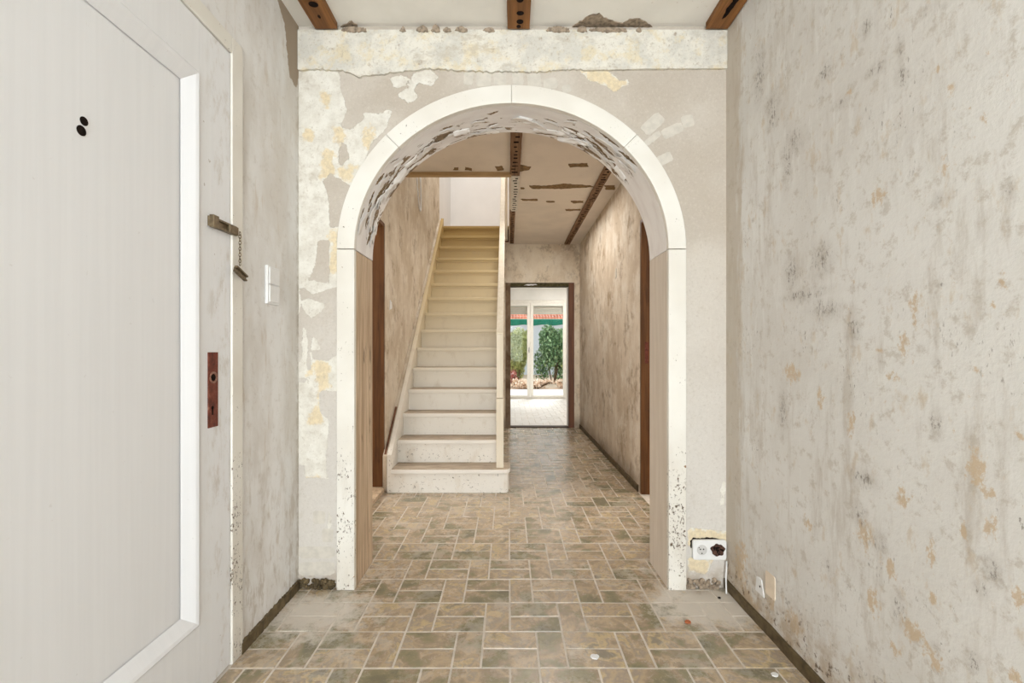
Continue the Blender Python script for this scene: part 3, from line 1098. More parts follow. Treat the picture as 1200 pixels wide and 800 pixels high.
SCUFF = [(1055, 55, 6, 26), (1057, 88, 10, 16), (1017, 30, 9, 16), (930, 167, 15, 18), (923, 190, 7, 40), (1100, 233, 9, 10), (1183, 223, 10, 16), (967, 83, 9, 14),
         (1027, 80, 14, 10), (963, 305, 15, 24), (943, 345, 32, 9), (967, 364, 20, 15), (1000, 384, 9, 24), (1097, 422, 5, 9), (1097, 497, 9, 24), (1102, 334, 8, 5),
         (927, 317, 10, 26), (1007, 604, 11, 16), (1030, 634, 11, 18), (1163, 667, 16, 22), (1053, 714, 10, 22), (1097, 761, 6, 10), (970, 661, 4, 9), (1140, 774, 11, 16),
         (890, 90, 8, 40), (905, 130, 10, 30), (985, 120, 10, 8), (1150, 690, 12, 14), (918, 480, 6, 30), (1010, 560, 20, 14), (1085, 15, 12, 7), (1109, 6, 7, 6)]


def blob_field(lst, gain):
    def fn(Y, Z):
        f = np.zeros(Y.shape)
        for px, py, rx, ry in lst:
            y, z = on_right(px, py)
            sy, sz = rx * y * y / (XR * FP), ry * y / FP
            f = np.maximum(f, gain * np.clip(1.25 - np.hypot((Y - y) / sy, (Z - z) / sz) * 0.8, 0, 1))
        return f
    return fn


me = wall_grid('wall_right', XR, YBK, YA, 0, HC, M_RIGHT, {'ochre': blob_field(OCHRE, 1.0), 'scuff': blob_field(SCUFF, 0.75)})
wall_right = link(bpy.data.objects.new('wall_right', me), kind='structure')
s = wall_right.modifiers.new('solid', 'SOLIDIFY')
s.thickness, s.offset = 0.1, 1           # the mesh faces away from the room, so this thickens outward

# left wall with the opening of the front door
DY0, DY1, DZ = 0.60, 1.565, 2.10
parts = [(DY1 + 0.0, YA, 0, HC), (DY0, DY1, DZ, HC), (YBK, DY0, 0, HC)]
bare = [on_left(*q) for q in ((322, -10), (334, 30), (336, 60), (340, 92), (347, 105), (351, 90), (353, 20), (353, -14))]


def bare_fn(Y, Z):
    return poly_field(Y, Z, bare, 0.02)


bm = bmesh.new()
for y0, y1, z0, z1 in parts:
    me = wall_grid('wall_left_part', XL, y0, y1, z0, z1, M_LEFT, {'bare': bare_fn}, 0.02)
    bm.from_mesh(me)
    bpy.data.meshes.remove(me)
bmesh.ops.remove_doubles(bm, verts=bm.verts[:], dist=0.0005)
wall_left = obj('wall_left', bm, M_LEFT, kind='structure')
s = wall_left.modifiers.new('solid', 'SOLIDIFY')
s.thickness, s.offset = 0.1, (-1 if wall_left.data.polygons[0].normal.x > 0 else 1)

# wall behind the camera with its window
WX0, WX1, WZ0, WZ1 = -0.75, 0.79, 0.45, 2.35
obj('wall_back', box((XL - 0.1, WX0, YBK - 0.1, YBK, 0, HC), (WX1, XR + 0.1, YBK - 0.1, YBK, 0, HC), (WX0, WX1, YBK - 0.1, YBK, 0, WZ0), (WX0, WX1, YBK - 0.1, YBK, WZ1, HC)), M_LEFT, kind='structure')
win2 = empty('window_2', (0.02, YBK, WZ0), kind='structure')
obj('window_frame', box((WX0, WX0 + 0.05, YBK - 0.08, YBK - 0.03, WZ0, WZ1), (WX1 - 0.05, WX1, YBK - 0.08, YBK - 0.03, WZ0, WZ1),
                        (WX0 + .05, WX1 - .05, YBK - 0.08, YBK - 0.03, WZ0, WZ0 + 0.05), (WX0 + .05, WX1 - .05, YBK - 0.08, YBK - 0.03, WZ1 - 0.05, WZ1)), M_UPVC, win2)
obj('pane', box(WX0 + 0.05, WX1 - 0.05, YBK - 0.06, YBK - 0.055, WZ0 + 0.05, WZ1 - 0.05), M_GLASS, win2)

# ------------------------------------------------------------------ ceilings
ceiling = obj('ceiling', box(XL - 0.1, XR + 0.1, YBK - 0.1, YB - 0.1, HC, UF - 0.02), M_CEIL, kind='structure')
SY0, SY1, SX1 = 3.785, 6.215, 0.003
ceil_h = obj('ceiling_hall', box((XL - 0.1, XR + 0.1, YB - 0.1, SY0, HC, UF), (SX1, XR + 0.1, SY0, SY1, HC, UF), (XL - 0.1, XR + 0.1, SY1, YE + 0.1, HC, UF)), M_CEILH, kind='structure')
# torn patches of ceiling lining: irregular thin remains
for q in ([(598, 196), (610, 193), (622, 195), (620, 199), (606, 201)], [(580, 195), (588, 194), (590, 199), (582, 200)], [(545, 195.5), (553, 197), (553, 200), (545, 199)],
          [(532, 196), (537, 196), (537, 199), (531, 199)], [(666, 192), (688, 191), (690, 195), (668, 196)], [(620, 217), (640, 217.5), (660, 215), (690, 217), (698, 219), (660, 221), (624, 221)],
          [(708, 217), (720, 217), (720, 222), (710, 222)], [(610, 219.5), (614, 219.5), (614, 221.5), (610, 221.5)], [(610, 233), (630, 232.8), (630, 235), (612, 235)], [(640, 235.4), (650, 235.4), (650, 237), (641, 237)],
          [(669, 235), (684, 235), (684, 237.5), (671, 238)], [(662, 245), (680, 244.5), (680, 246.5), (663, 247)]):
    pts = []
    for x, y in q:
        Y = FP * (HC - CH) / (VY - y)
        pts.append(((x - VX) * Y / FP, Y))
    bm = bmesh.new()
    prism(bm, ragged(pts, 0.02, 0.008), (0, 0, HC), (1, 0, 0), (0, 1, 0), (0, 0, -1), 0.002)
    obj('torn_patch', bm, M_TORN, ceil_h)
for q in ([(672, 29), (684, 22), (692, 17), (702, 15), (708, 20), (730, 27), (738, 22), (750, 21), (762, 28), (764, 33), (670, 33)], [(402, 29), (412, 24), (418, 28), (420, 33), (400, 33)]):
    pts = []
    for x, y in q:
        Y = FP * (HC - CH) / (VY - y)
        pts.append(((x - VX) * Y / FP, min(Y, YA - 0.001)))
    bm = bmesh.new()
    prism(bm, ragged(pts, 0.01, 0.004), (0, 0, HC), (1, 0, 0), (0, 1, 0), (0, 0, -1), 0.004)
    obj('crumbled_patch', bm, M_RUBBLE, ceiling)

obj('trimmer_board', box(XL, SX1 + 0.02, SY0 - 0.03, SY0 + 0.02, HC - 0.028, HC + 0.012), M_TRIMB, label='tan wooden board along the edge of the stairwell opening', cat='board', bevel=0.003)


def batten(name, x0, x1, y0, y1, mat, label, t=0.027, hollow=False, marks=0, holes=()):
    root = empty(name, ((x0 + x1) / 2, (y0 + y1) / 2, HC), label=label, cat='batten', group='battens under the ceilings')
    n = 40
    for side in (0,):
        bm = bmesh.new()
        rows = []
        for i in range(n + 1):
            y = y0 + (y1 - y0) * i / n
            e0, e1 = R.uniform(-.0015, .0015), R.uniform(-.0015, .0015)
            rows.append([bm.verts.new(p) for p in ((x0 + e0, y, HC - 0.0005), (x1 + e1, y, HC - 0.0005), (x1 + e1, y, HC - t), (x0 + e0, y, HC - t))])
        for a, b in zip(rows, rows[1:]):
            for k in range(4):
                bm.faces.new((a[k], a[(k + 1) % 4], b[(k + 1) % 4], b[k]))
        bm.faces.new(rows[0])
        bm.faces.new(rows[-1][::-1])
        obj('wood_strip', bm, mat, root)
    for cx, cy, sx, sy in holes:
        bm = bmesh.new()
        disc(bm, (cx, cy, HC - t), (0, 0, -1), sx, 0.0015, 12, sy)
        obj('nail_hole', bm, M_DARK, root)
    if hollow:
        bm = bmesh.new()
        prism(bm, ragged([(x0 + .045, y0), (x0 + .07, y0), (x0 + .07, y1 - .25), (x0 + .055, y1 - .07), (x0 + .04, y1 - .06), (x0 + .035, y1 - .2)], 0.02, 0.005), (0, 0, HC - t), (1, 0, 0), (0, 1, 0), (0, 0, -1), 0.0015)
        obj('dark_split', bm, M_DARK, root)
    if marks:
        bm = bmesh.new()
        y = y0 + 0.03
        while y < y1 - 0.02:
            for k in range(2):
                xc = x0 + (x1 - x0) * R.uniform(0.3, 0.7)
                sx, sy = R.uniform(.006, .016), R.uniform(.004, .012)
                bx(bm, xc - sx, xc + sx, y - sy, y + sy, HC - t - 0.002, HC - t + .0005)
            y += marks * R.uniform(0.8, 1.3)
        obj('staple_row', bm, M_DARK, root, kind='stuff')
    return root


batten('ceiling_batten', -0.869, -0.769, YBK + .02, 2.045, M_BATTEN, 'brown nailed ceiling batten in the entrance, on the front door side',
       holes=((-0.815, 1.90, .02, .016), (-0.835, 1.80, .022, .014), (-.82, 1.97, .006, .01)))
batten('ceiling_batten', -0.006, 0.094, YBK + .02, 2.045, M_BATTEN, 'brown nailed ceiling batten in the entrance, above the crown of the arch',
       holes=((0.047, 1.87, .016, .02), (0.05, 1.95, .016, .012), (.05, 2.0, .015, .014), (.045, 2.03, .01, .01)))
batten('ceiling_batten', 0.887, 0.984, YBK + .02, 2.045, M_BATTEN, 'split brown ceiling batten in the entrance, along the stained long wall', hollow=True)
batten('ceiling_batten', 0.012, 0.092, YB + .01, SY0, M_BATTENH, 'dusty brown hall batten ending at the stairwell opening', 0.022, marks=0.07)
batten('ceiling_batten', 0.022, 0.092, SY0 + 0.03, 4.75, M_BATTENW, 'white perforated hall batten beside the stairwell opening', 0.022, marks=0.06)
batten('ceiling_batten', 0.016, 0.07, 4.76, 6.2, M_BATTENH, 'narrow stapled hall batten leading to the doorway wall', 0.022, marks=0.06)
batten('ceiling_batten', 0.765, 0.84, YB + .01, 6.25, M_BATTENH, 'dark stapled hall batten near the streaky hall wall', 0.022, marks=0.05)

# ------------------------------------------------------------------ skirtings
M_SK = M_OLIVE


def skirting(name, x0, x1, y0, y1, h):
    bm = bmesh.new()
    n = 60
    rows = []
    for i in range(n + 1):
        y = y0 + (y1 - y0) * i / n
        e, f = R.uniform(-.003, .003), R.uniform(-.0015, .0015)
        rows.append([bm.verts.new(p) for p in ((x0, y, 0), (x1 + f, y, 0), (x1 + f, y, h + e), (x0, y, h + e))])
    for a, b in zip(rows, rows[1:]):
        for k in range(4):
            bm.faces.new((a[k], a[(k + 1) % 4], b[(k + 1) % 4], b[k]))
    bm.faces.new(rows[0])
    bm.faces.new(rows[-1][::-1])
    return obj(name, bm, M_SK, kind='structure')


skirting('baseboard_right', XR, XR - 0.012, YBK, YA, 0.042)
skirting('baseboard_left', XL, XL + 0.012, 1.615, YA, 0.04)
skirting('baseboard_hall_right', XR, XR - 0.010, 3.47, YE, 0.05)

# ------------------------------------------------------------------ front door in the left wall
door = empty('door_1', (XL, 1.08, 0), kind='structure')
XD = XL + 0.002                         # face of the leaf
PY0, PY1, PZ0, PZ1 = DY0 - 0.0, 1.40, 0.232, 1.935
LY1 = DY1 - 0.0065
obj('stile', box(XD - 0.04, XD, PY1, LY1, 0.008, 2.094), M_DOOR, door, bevel=0.002)
obj('stile', box(XD - 0.04, XD, DY0 + 0.006, 0.70, 0.008, 2.094), M_DOOR, door, bevel=0.002)
obj('rail', box(XD - 0.04, XD, 0.70, PY1, 0.008, PZ0), M_DOOR, door)
obj('rail', box(XD - 0.04, XD, 0.70, PY1, PZ1, 2.094), M_DOOR, door)
obj('panel', box(XD - 0.038, XD - 0.022, 0.70, PY1, PZ0, PZ1), M_DOOR, door)
# moulding: bevel sloping into the panel
bm = bmesh.new()
mw, md = 0.052, 0.019


def ring(y0, y1, z0, z1, x):
    return [bm.verts.new((x, y, z)) for y, z in ((y0, z0), (y1, z0), (y1, z1), (y0, z1))]


r0 = ring(.70, PY1, PZ0, PZ1, XD + 0.0005)
r1 = ring(.70 + .006, PY1 - .006, PZ0 + .006, PZ1 - .006, XD + 0.005)
r2 = ring(.70 + .016, PY1 - .016, PZ0 + .016, PZ1 - .016, XD + 0.002)
r3 = ring(.70 + mw, PY1 - mw, PZ0 + mw, PZ1 - mw, XD - md)
for a, b in ((r0, r1), (r1, r2), (r2, r3)):
    for k in range(4):
        bm.faces.new((a[k], a[(k + 1) % 4], b[(k + 1) % 4], b[k]))
obj('moulding', bm, M_DOOR, door)
# casing
obj('casing', box((XL - 0.1, XL + 0.008, DY1 - 0.004, DY1 + 0.058, 0, 2.155), (XL - 0.1, XL + 0.008, DY0 - 0.058, DY0, 0, 2.155), (XL - 0.1, XL + 0.008, DY0 + 0.0005, DY1 - 0.0045, DZ - 0.003, 2.155)), M_TRIM, door, bevel=0.003)
# two dark holes of a peephole
y, z = 1.04, 1.59
for px, py, r in ((108.3, 142, .010), (105.3, 153, .0115)):
    yy, zz = on_left(px, py)
    bm = bmesh.new()
    disc(bm, (XD - 0.0225, yy, zz), (1, 0, 0), r, 0.002, 18)
    obj('peephole', bm, M_DARK, door)
# rusty lock plate
lp = obj('lock_plate', box(XD, XD + 0.003, 1.44, 1.489, 0.832, 1.073), M_RUST, door, bevel=0.001)
bm = bmesh.new()
ring_pts = [(XD + 0.004, 1.463 + .016 * math.cos(a), 0.992 + .016 * math.sin(a)) for a in [2 * PI * k / 20 for k in range(20)]]
tube(bm, ring_pts, 0.003, 6, True)
obj('spindle_collar', bm, plain('worn_rust_collar', rgb(156, 112, 92), .5, .4, grain=.15, scale=90), lp)
bm = bmesh.new()
disc(bm, (XD + 0.003, 1.463, 0.992), (1, 0, 0), .011, 0.0008, 18)
disc(bm, (XD + 0.003, 1.46, 0.895), (1, 0, 0), .006, 0.0008, 14)
bx(bm, XD + 0.003, XD + 0.0038, 1.4565, 1.4635, 0.872, 0.895)
obj('keyhole', bm, M_DARK, lp)
# door chain
dc = empty('door_chain', (XD, 1.5, 1.49))
dc.parent = door
dc.location = Vector((XD, 1.5, 1.49)) - Vector(door.location)


def sub(name, bm, mat, **kw):
    o = obj(name, bm, mat, **kw)
    o.parent = dc
    o.location = (-XD, -1.5, -1.49)
    return o


sub('slide_track', box((XD, XD + .006, 1.44, 1.575, 1.474, 1.506), (XD + .006, XD + .014, 1.468, 1.575, 1.474, 1.481), (XD + .006, XD + .014, 1.468, 1.575, 1.499, 1.506),
                       (XD + .006, XD + .02, 1.44, 1.468, 1.470, 1.510), (XD + .006, XD + .016, 1.53, 1.58, 1.476, 1.504)), M_BRASS, bevel=0.001)
bm = bmesh.new()
zc = 1.484
k = 0
while zc > 1.372:
    pts = []
    for i in range(10):
        a = 2 * PI * i / 10
        u, v = .0042 * math.cos(a), .0072 * math.sin(a)
        dx, dy = (u, 0) if k % 2 else (0, u)
        pts.append((XL + .022 + dx, 1.581 + dy, zc + v))
    tube(bm, pts, .0013, 6, True)
    zc -= .0105
    k += 1
sub('chain', bm, M_BRASS)
# hanging keeper plate, tilted
bm = bmesh.new()
bx(bm, -.003, .003, -.034, .034, -.011, .011)
bx(bm, .003, .009, -.034, .034, .005, .011)
bx(bm, .003, .009, -.034, .034, -.011, -.006)
disc(bm, (.0031, -.018, 0), (1, 0, 0), .004, .001, 10)
disc(bm, (.0031, .018, 0), (1, 0, 0), .004, .001, 10)
bmesh.ops.transform(bm, verts=bm.verts[:], matrix=Matrix.Translation((XL + .024, 1.578, 1.345)) @ Matrix.Rotation(math.radians(-22), 4, 'X'))
sub('keeper', bm, M_BRASS, bevel=0.0008)

# ------------------------------------------------------------------ light switch
sw = empty('light_switch', (XL, 1.826, 1.338), label='white double rocker light switch on the wall beside the front door', cat='light switch')
obj('switch_plate', box(XL, XL + .012, 1.782, 1.872, 1.262, 1.414), M_PLAST, sw, bevel=0.003)
obj('rocker', box(XL + .012, XL + .017, 1.790, 1.866, 1.341, 1.406), M_PLAST, sw, bevel=0.002)
obj('rocker', box(XL + .012, XL + .017, 1.790, 1.866, 1.270, 1.337), M_PLAST, sw, bevel=0.002)

# ------------------------------------------------------------------ double wall socket on the arch wall
so = empty('wall_socket', (0.905, YA, 0.178), label='white double wall socket with one gutted brown insert beside the arch', cat='wall socket')
cx0, cx1, cz0, cz1 = 0.832, 0.985, 0.132, 0.222


def rrect(x0, x1, z0, z1, r, n=5):
    out = []
    for cx_, cz_, a0 in ((x1 - r, z1 - r, 0), (x0 + r, z1 - r, 90), (x0 + r, z0 + r, 180), (x1 - r, z0 + r, 270)):
        for k in range(n + 1):
            a = math.radians(a0 + 90 * k / n)
            out.append((cx_ + r * math.cos(a), cz_ + r * math.sin(a)))
    return out


bm = bmesh.new()
prism(bm, ragged([(0.828, 0.18), (0.826, 0.212), (0.838, 0.227), (0.88, 0.225), (0.90, 0.229), (0.95, 0.224), (0.97, 0.22), (0.97, 0.18)], 0.008, 0.002), (0, YA, 0), (1, 0, 0), (0, 0, 1), (0, -1, 0), 0.0015)
obj('ragged_hole', bm, M_DARK, so)
bm = bmesh.new()
prism(bm, rrect(cx0, cx1, cz0, cz1, 0.012), (0, YA - 0.0015, 0), (1, 0, 0), (0, 0, 1), (0, -1, 0), 0.014)
obj('cover_plate', bm, M_PLAST, so, bevel=0.003)
yf = YA - 0.0155
bm = bmesh.new()
tube(bm, [(0.873 + .021 * math.cos(a), yf, 0.178 + .021 * math.sin(a)) for a in [2 * PI * k / 24 for k in range(24)]], 0.0022, 6, True)
disc(bm, (0.873, yf + .0002, 0.178), (0, -1, 0), .02, .0005, 24)
ins = obj('socket_insert', bm, plain('shaded_socket_plastic', rgb(206, 204, 201), .4, .4, grain=.02), so)
bm = bmesh.new()
disc(bm, (0.866, yf - .0003, 0.181), (0, -1, 0), .0032, .0008, 10)
disc(bm, (0.880, yf - .0003, 0.181), (0, -1, 0), .0032, .0008, 10)
bx(bm, .8705, .8755, yf - .0009, yf - .0003, .160, .165)
bx(bm, .858, .862, yf - .0009, yf - .0003, .186, .190)
obj('pin_hole', bm, M_DARK, ins)
bm = bmesh.new()
prism(bm, [(0.944 + .031 * (1 + .14 * math.sin(5 * a)) * math.cos(a), 0.178 + .027 * (1 + .1 * math.cos(7 * a)) * math.sin(a)) for a in [2 * PI * k / 30 for k in range(30)]], (0, yf, 0), (1, 0, 0), (0, 0, 1), (0, -1, 0), 0.003)
gi = obj('gutted_insert', bm, M_GUTS, so)
bm = bmesh.new()
for k in range(26):
    a, r = R.uniform(0, 6.28), R.uniform(0, .024)
    m = Matrix.Translation((.944 + r * math.cos(a), yf - .003, .178 + .85 * r * math.sin(a))) @ Matrix.Scale(R.uniform(.002, .006), 4)
    bmesh.ops.create_icosphere(bm, subdivisions=1, radius=1, matrix=m)
obj('crumbled_terminals', bm, M_DARK, gi, kind='stuff')

# loose white wire in the corner
bm = bmesh.new()
tube(bm, [(.982, 2.050, .13), (.980, 2.046, .10), (.974, 2.04, .06), (.970, 2.03, .03), (.962, 2.01, .004)], .0035, 8)
obj('loose_wire', bm, M_PLAST, label='short white wire hanging from the wall socket to the floor', cat='wire', smooth=True)

# small plates low on the right wall
y, z = on_right(891, 687)
bm = bmesh.new()
prism(bm, [(-.032, -.028), (.03, -.028), (.022, .03), (.004, .036), (-.014, .032)], (XR, y, z), (0, 1, 0), (0, 0, 1), (-1, 0, 0), .004)
sp_ = obj('blanking_plate', bm, M_PLAST, label='small white tapered blanking plate low on the stained wall', cat='plate', bevel=.001)
bm = bmesh.new()
disc(bm, (XR - .004, y - .004, z + .002), (-1, 0, 0), .004, .0008, 10)
obj('screw_hole', bm, M_DARK, sp_)
y, z = on_right(903, 686)
bm = bmesh.new()
prism(bm, rrect(-.032, .03, -.042, .046, .008, 3), (XR, y, z), (0, 1, 0), (0, 0, 1), (-1, 0, 0), .003)
obj('plaster_patch', bm, plain('peach_filler', rgb(236, 220, 200), .9, .1, grain=.03), label='peach filler patch beside the small white plate', cat='filler patch')

# ------------------------------------------------------------------ hall walls
LDY0, LDY1, RDY0, RDY1, DH = 2.55, 3.515, 2.5, 3.43, 2.055
UZ = 5.2
wall_hl = obj('wall_hall_left', box((XL - .1, XL, YB, LDY0, 0, HC), (XL - .1, XL, LDY0, LDY1, DH, HC), (XL - .1, XL, LDY1, 6.28, 0, HC), (XL - .1, XL, SY0, 6.28, HC, UZ)), M_STAIRW, kind='structure')
wall_hr = obj('wall_hall_right', box((XR, XR + .1, YB, RDY0, 0, HC), (XR, XR + .1, RDY0, RDY1, DH, HC), (XR, XR + .1, RDY1, YE + .1, 0, HC)), M_HALL, kind='structure')
EX0, EX1, EZ = 0.027, 0.837, 1.965
obj('wall_hall_end', box((XL, EX0 - .07, YE, YE + .12, 0, HC), (EX1 + .075, XR, YE, YE + .12, 0, HC), (EX0 - .07, EX1 + .075, YE, YE + .12, EZ + .05, HC)), M_END, kind='structure')
# corner edge of the stairwell wall, painted white upstairs
# doorway in the left hall wall (leading off beside the stairs)
d2 = empty('door_2', (XL, 3.0, 0), kind='structure')
obj('jamb', box(XL - .1, XL - .002, LDY1 - .026, LDY1, 0.03, DH), M_BROWN, d2, bevel=.002)
obj('jamb', box(XL - .1, XL - .002, LDY0, LDY0 + .026, 0.03, DH), M_BROWN, d2, bevel=.002)
obj('head', box(XL - .1, XL - .002, LDY0 + .026, LDY1 - .026, DH - .026, DH), M_BROWN, d2)
obj('threshold', box(XL - .1, XL + .012, LDY0, LDY1 - .001, 0.0, 0.03), M_JAMB, d2, bevel=.002)
d3 = empty('door_3', (XR, 3.0, 0), kind='structure')
obj('jamb', box(XR + .002, XR + .1, RDY1 - .026, RDY1, 0.0, DH), M_BROWN, d3, bevel=.002)
obj('jamb', box(XR + .002, XR + .1, RDY0, RDY0 + .026, 0.0, DH), M_BROWN, d3, bevel=.002)
obj('head', box(XR + .002, XR + .1, RDY0 + .026, RDY1 - .026, DH - .026, DH), M_BROWN, d3)
# the plain rooms those doorways lead to
for nm, xa, xb, xin in (('a', XR + .1, 3.0, XR + .1), ('b', -2.95, XL - .1, XL - .1)):
    ends = (3.0, 3.1) if nm == 'a' else (-3.05, -2.95)
    obj('wall_side_room', box((ends[0], ends[1], 1.7, 4.5, 0, 2.6), (xa, xb, 1.7, 1.8, 0, 2.6), (xa, xb, 4.4, 4.5, 0, 2.6)), M_ROOM, kind='structure')
    obj('ceiling_side_room', box(xa, xb, 1.7, 4.5, 2.6, 2.7), M_ROOM, kind='structure')
    obj('floor_side_room', box(xa, xb, 1.7, 4.5, -.1, 0.0), M_JAMB, kind='structure')
obj('strike_plate', box(XR + .03, XR + .055, RDY1 - .028, RDY1 - .026, 0.98, 1.14), M_RUST, d3)
# doorway at the end of the hall
d4 = empty('door_4', (0.43, YE, 0), kind='structure')
obj('casing', box(EX1, EX1 + .075, YE - .012, YE + .12, 0, EZ + .05), M_BROWN2, d4, bevel=.003)
obj('casing', box(EX0 - .07, EX0, YE - .004, YE + .12, 0, EZ + .05), mat_hall_wall('stripped_masonry_reveal', rgb(128, 104, 84), rgb(104, 82, 64), rgb(150, 128, 106), .6), d4)
obj('head', box(EX0, EX1, YE - .004, YE + .12, EZ, EZ + .05), plain('mossy_brown_lintel', rgb(92, 84, 58), .85, .15, grain=.2, scale=30), d4)
obj('threshold', box(EX0, EX1, YE - .01, YE + .12, 0.0, 0.012), plain('dark_threshold', rgb(84, 72, 62), .7, .2, grain=.1), d4)
obj('door_stop', box(EX1 - .014, EX1, YE + .09, YE + .12, 0, EZ), M_UPVC, d4)
bm = bmesh.new()
prism(bm, ragged([(.21, EZ + .012), (.40, EZ + .016), (.38, EZ + .03), (.25, EZ + .03)], .02, .005), (0, YE - .004, 0), (1, 0, 0), (0, 0, 1), (0, -1, 0), .004)
obj('plaster_smear', bm, M_WHITE, d4)

# wall chips: small knocked-off spots
bm = bmesh.new()
prism(bm, ragged([(-.03, -.035), (.015, -.05), (.03, .01), (.005, .05), (-.022, .035)], .01, .003), (XR, 4.19, 1.08 + (410 - 320) * 4.19 / FP), (0, 1, 0), (0, 0, 1), (-1, 0, 0), .004)
obj('plaster_chip', bm, M_PATCHG, wall_hr)
bm = bmesh.new()
prism(bm, ragged([(-.04, -.04), (.035, -.02), (.03, .03), (-.02, .045)], .012, .004), (XL, 3.68, 1.08 + (410 - 358) * 3.68 / FP), (0, 1, 0), (0, 0, 1), (1, 0, 0), .004)
obj('plaster_chip', bm, M_PLAST, wall_hl)

# loop of old cable under the ceiling of the stair wall
bm = bmesh.new()
pts = []
for k in range(13):
    a = PI * k / 12
    pts.append((XL + .012 + .02 * math.sin(a), 4.75 + .10 * math.cos(a), 2.95 - .42 * math.sin(a)))
tube(bm, pts, .008, 8)
obj('cable_loop', bm, M_PLAST, label='white loop of cable hanging on the wall above the stairs', cat='cable', smooth=True)

# ------------------------------------------------------------------ staircase
RS, GO, N, YN0 = 0.184, 0.1965, 15, 3.41
SXL, SXR = -0.884, -0.095
stair = empty('staircase', (-0.5, 3.45, 0), label='steep cream painted wooden staircase rising beside the hall', cat='staircase')
NOS = 0.028


def tread_mesh(xr=SXR, round_end=False):
    bm = bmesh.new()
    d = GO + NOS
    t_ = 0.034
    if round_end:
        r = 0.06
        out = [(SXL, 0), (xr - r, 0)] + [(xr - r + r * math.sin(a), r - r * math.cos(a)) for a in [PI / 2 * k / 6 for k in range(1, 7)]] + [(xr, d), (SXL, d)]
        prism(bm, out, (0, 0, 0), (1, 0, 0), (0, 1, 0), (0, 0, -1), t_)
    else:
        bx(bm, SXL, xr, 0, d, -t_, 0)
    me_bm = bm
    return me_bm


for k in range(1, N):
    yk, zk = YN0 + (k - 1) * GO, k * RS
    if k == 1:
        bm = tread_mesh(0.012, True)
        bmesh.ops.translate(bm, verts=bm.verts[:], vec=(0, yk, zk))
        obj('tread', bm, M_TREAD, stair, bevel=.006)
        bm = bmesh.new()
        bx(bm, SXL, SXR + .03, yk + NOS, yk + NOS + .018, 0, zk - .034)
        r = .045
        x0 = SXR + .03
        out = [(x0, 0), (-.045, 0)] + [(-.045 + r * math.sin(a), r - r * math.cos(a)) for a in [PI / 2 * q / 6 for q in range(1, 7)]] + [(0, .17), (x0, .17)]
        prism(bm, out, (0, yk + NOS, 0), (1, 0, 0), (0, 1, 0), (0, 0, 1), zk - .034)
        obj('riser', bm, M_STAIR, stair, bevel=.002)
    else:
        if k == 2:
            bm = tread_mesh()
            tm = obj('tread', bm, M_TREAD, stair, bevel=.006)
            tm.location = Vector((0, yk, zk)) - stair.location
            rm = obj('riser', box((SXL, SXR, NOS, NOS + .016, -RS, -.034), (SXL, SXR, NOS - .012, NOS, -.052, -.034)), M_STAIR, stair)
            rm.location = Vector((0, yk, zk)) - stair.location
        else:
            for src in (tm, rm):
                c = src.copy()
                c.location = Vector((0, yk, zk)) - stair.location
                COL.objects.link(c)
yk = YN0 + (N - 1) * GO
rt = rm.copy()
rt.location = Vector((0, yk, N * RS)) - stair.location
COL.objects.link(rt)
obj('landing_nosing', box(SXL, SX1, yk, SY1 + .02, UF - .036, UF), M_TREAD, stair, bevel=.004)


def slanted(y0, y1, lo, hi, x0, x1, foot=None):
    """board following the pitch of the stair; lo/hi measured from the nosing line"""
    sl = RS / GO

    def nz(y):
        return RS + (y - YN0) * sl
    bm = bmesh.new()
    out = [(y0, max(0, nz(y0) + lo)), (y1, nz(y1) + lo), (y1, nz(y1) + hi), (y0, nz(y0) + hi)]
    if foot:
        out = [(y0, 0), (y0 + .28, 0)] + out[1:]
    prism(bm, out, (x0, 0, 0), (0, 1, 0), (0, 0, 1), (1, 0, 0), x1 - x0)
    return bm


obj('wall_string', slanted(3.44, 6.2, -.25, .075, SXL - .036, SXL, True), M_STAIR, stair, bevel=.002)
obj('wall_lath', slanted(3.45, 6.2, -.25, .055, XL + .001, SXL - .042, True), M_STAIRW, stair, bevel=.002)
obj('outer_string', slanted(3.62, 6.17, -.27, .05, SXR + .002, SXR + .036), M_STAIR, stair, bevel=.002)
# newel
obj('newel_post', box((SXR + .001, SXR + .057, 3.462, 3.518, RS, .712), (SXR + .003, SXR + .055, 3.464, 3.516, .715, 1.2)), M_NEWEL, stair, bevel=.003)
sl = RS / GO
bm = bmesh.new()
y0, y1 = 3.518, 6.1
prism(bm, [(y0, 1.135), (y1, 1.135 + (y1 - y0) * sl), (y1, 1.215 + (y1 - y0) * sl), (y0, 1.215)], (SXR + .001, 0, 0), (0, 1, 0), (0, 0, 1), (1, 0, 0), .054)
obj('handrail', bm, M_NEWEL, stair, bevel=.004)
obj('newel_post', box(SXR + .005, -.012, 6.1, 6.175, UF - .2, 4.0), M_NEWEL, stair, bevel=.003)
# the dark end of the slab seen under the landing
obj('landing_edge', box(-.05, SX1 + .06, SY1 - .022, SY1 - .002, HC, UF - .038), M_BROWN2, stair)
# black split beside the string
obj('split_gap', slanted(3.46, 3.8, .0555, .058, XL + .008, SXL - .046), M_BROWN2, stair)

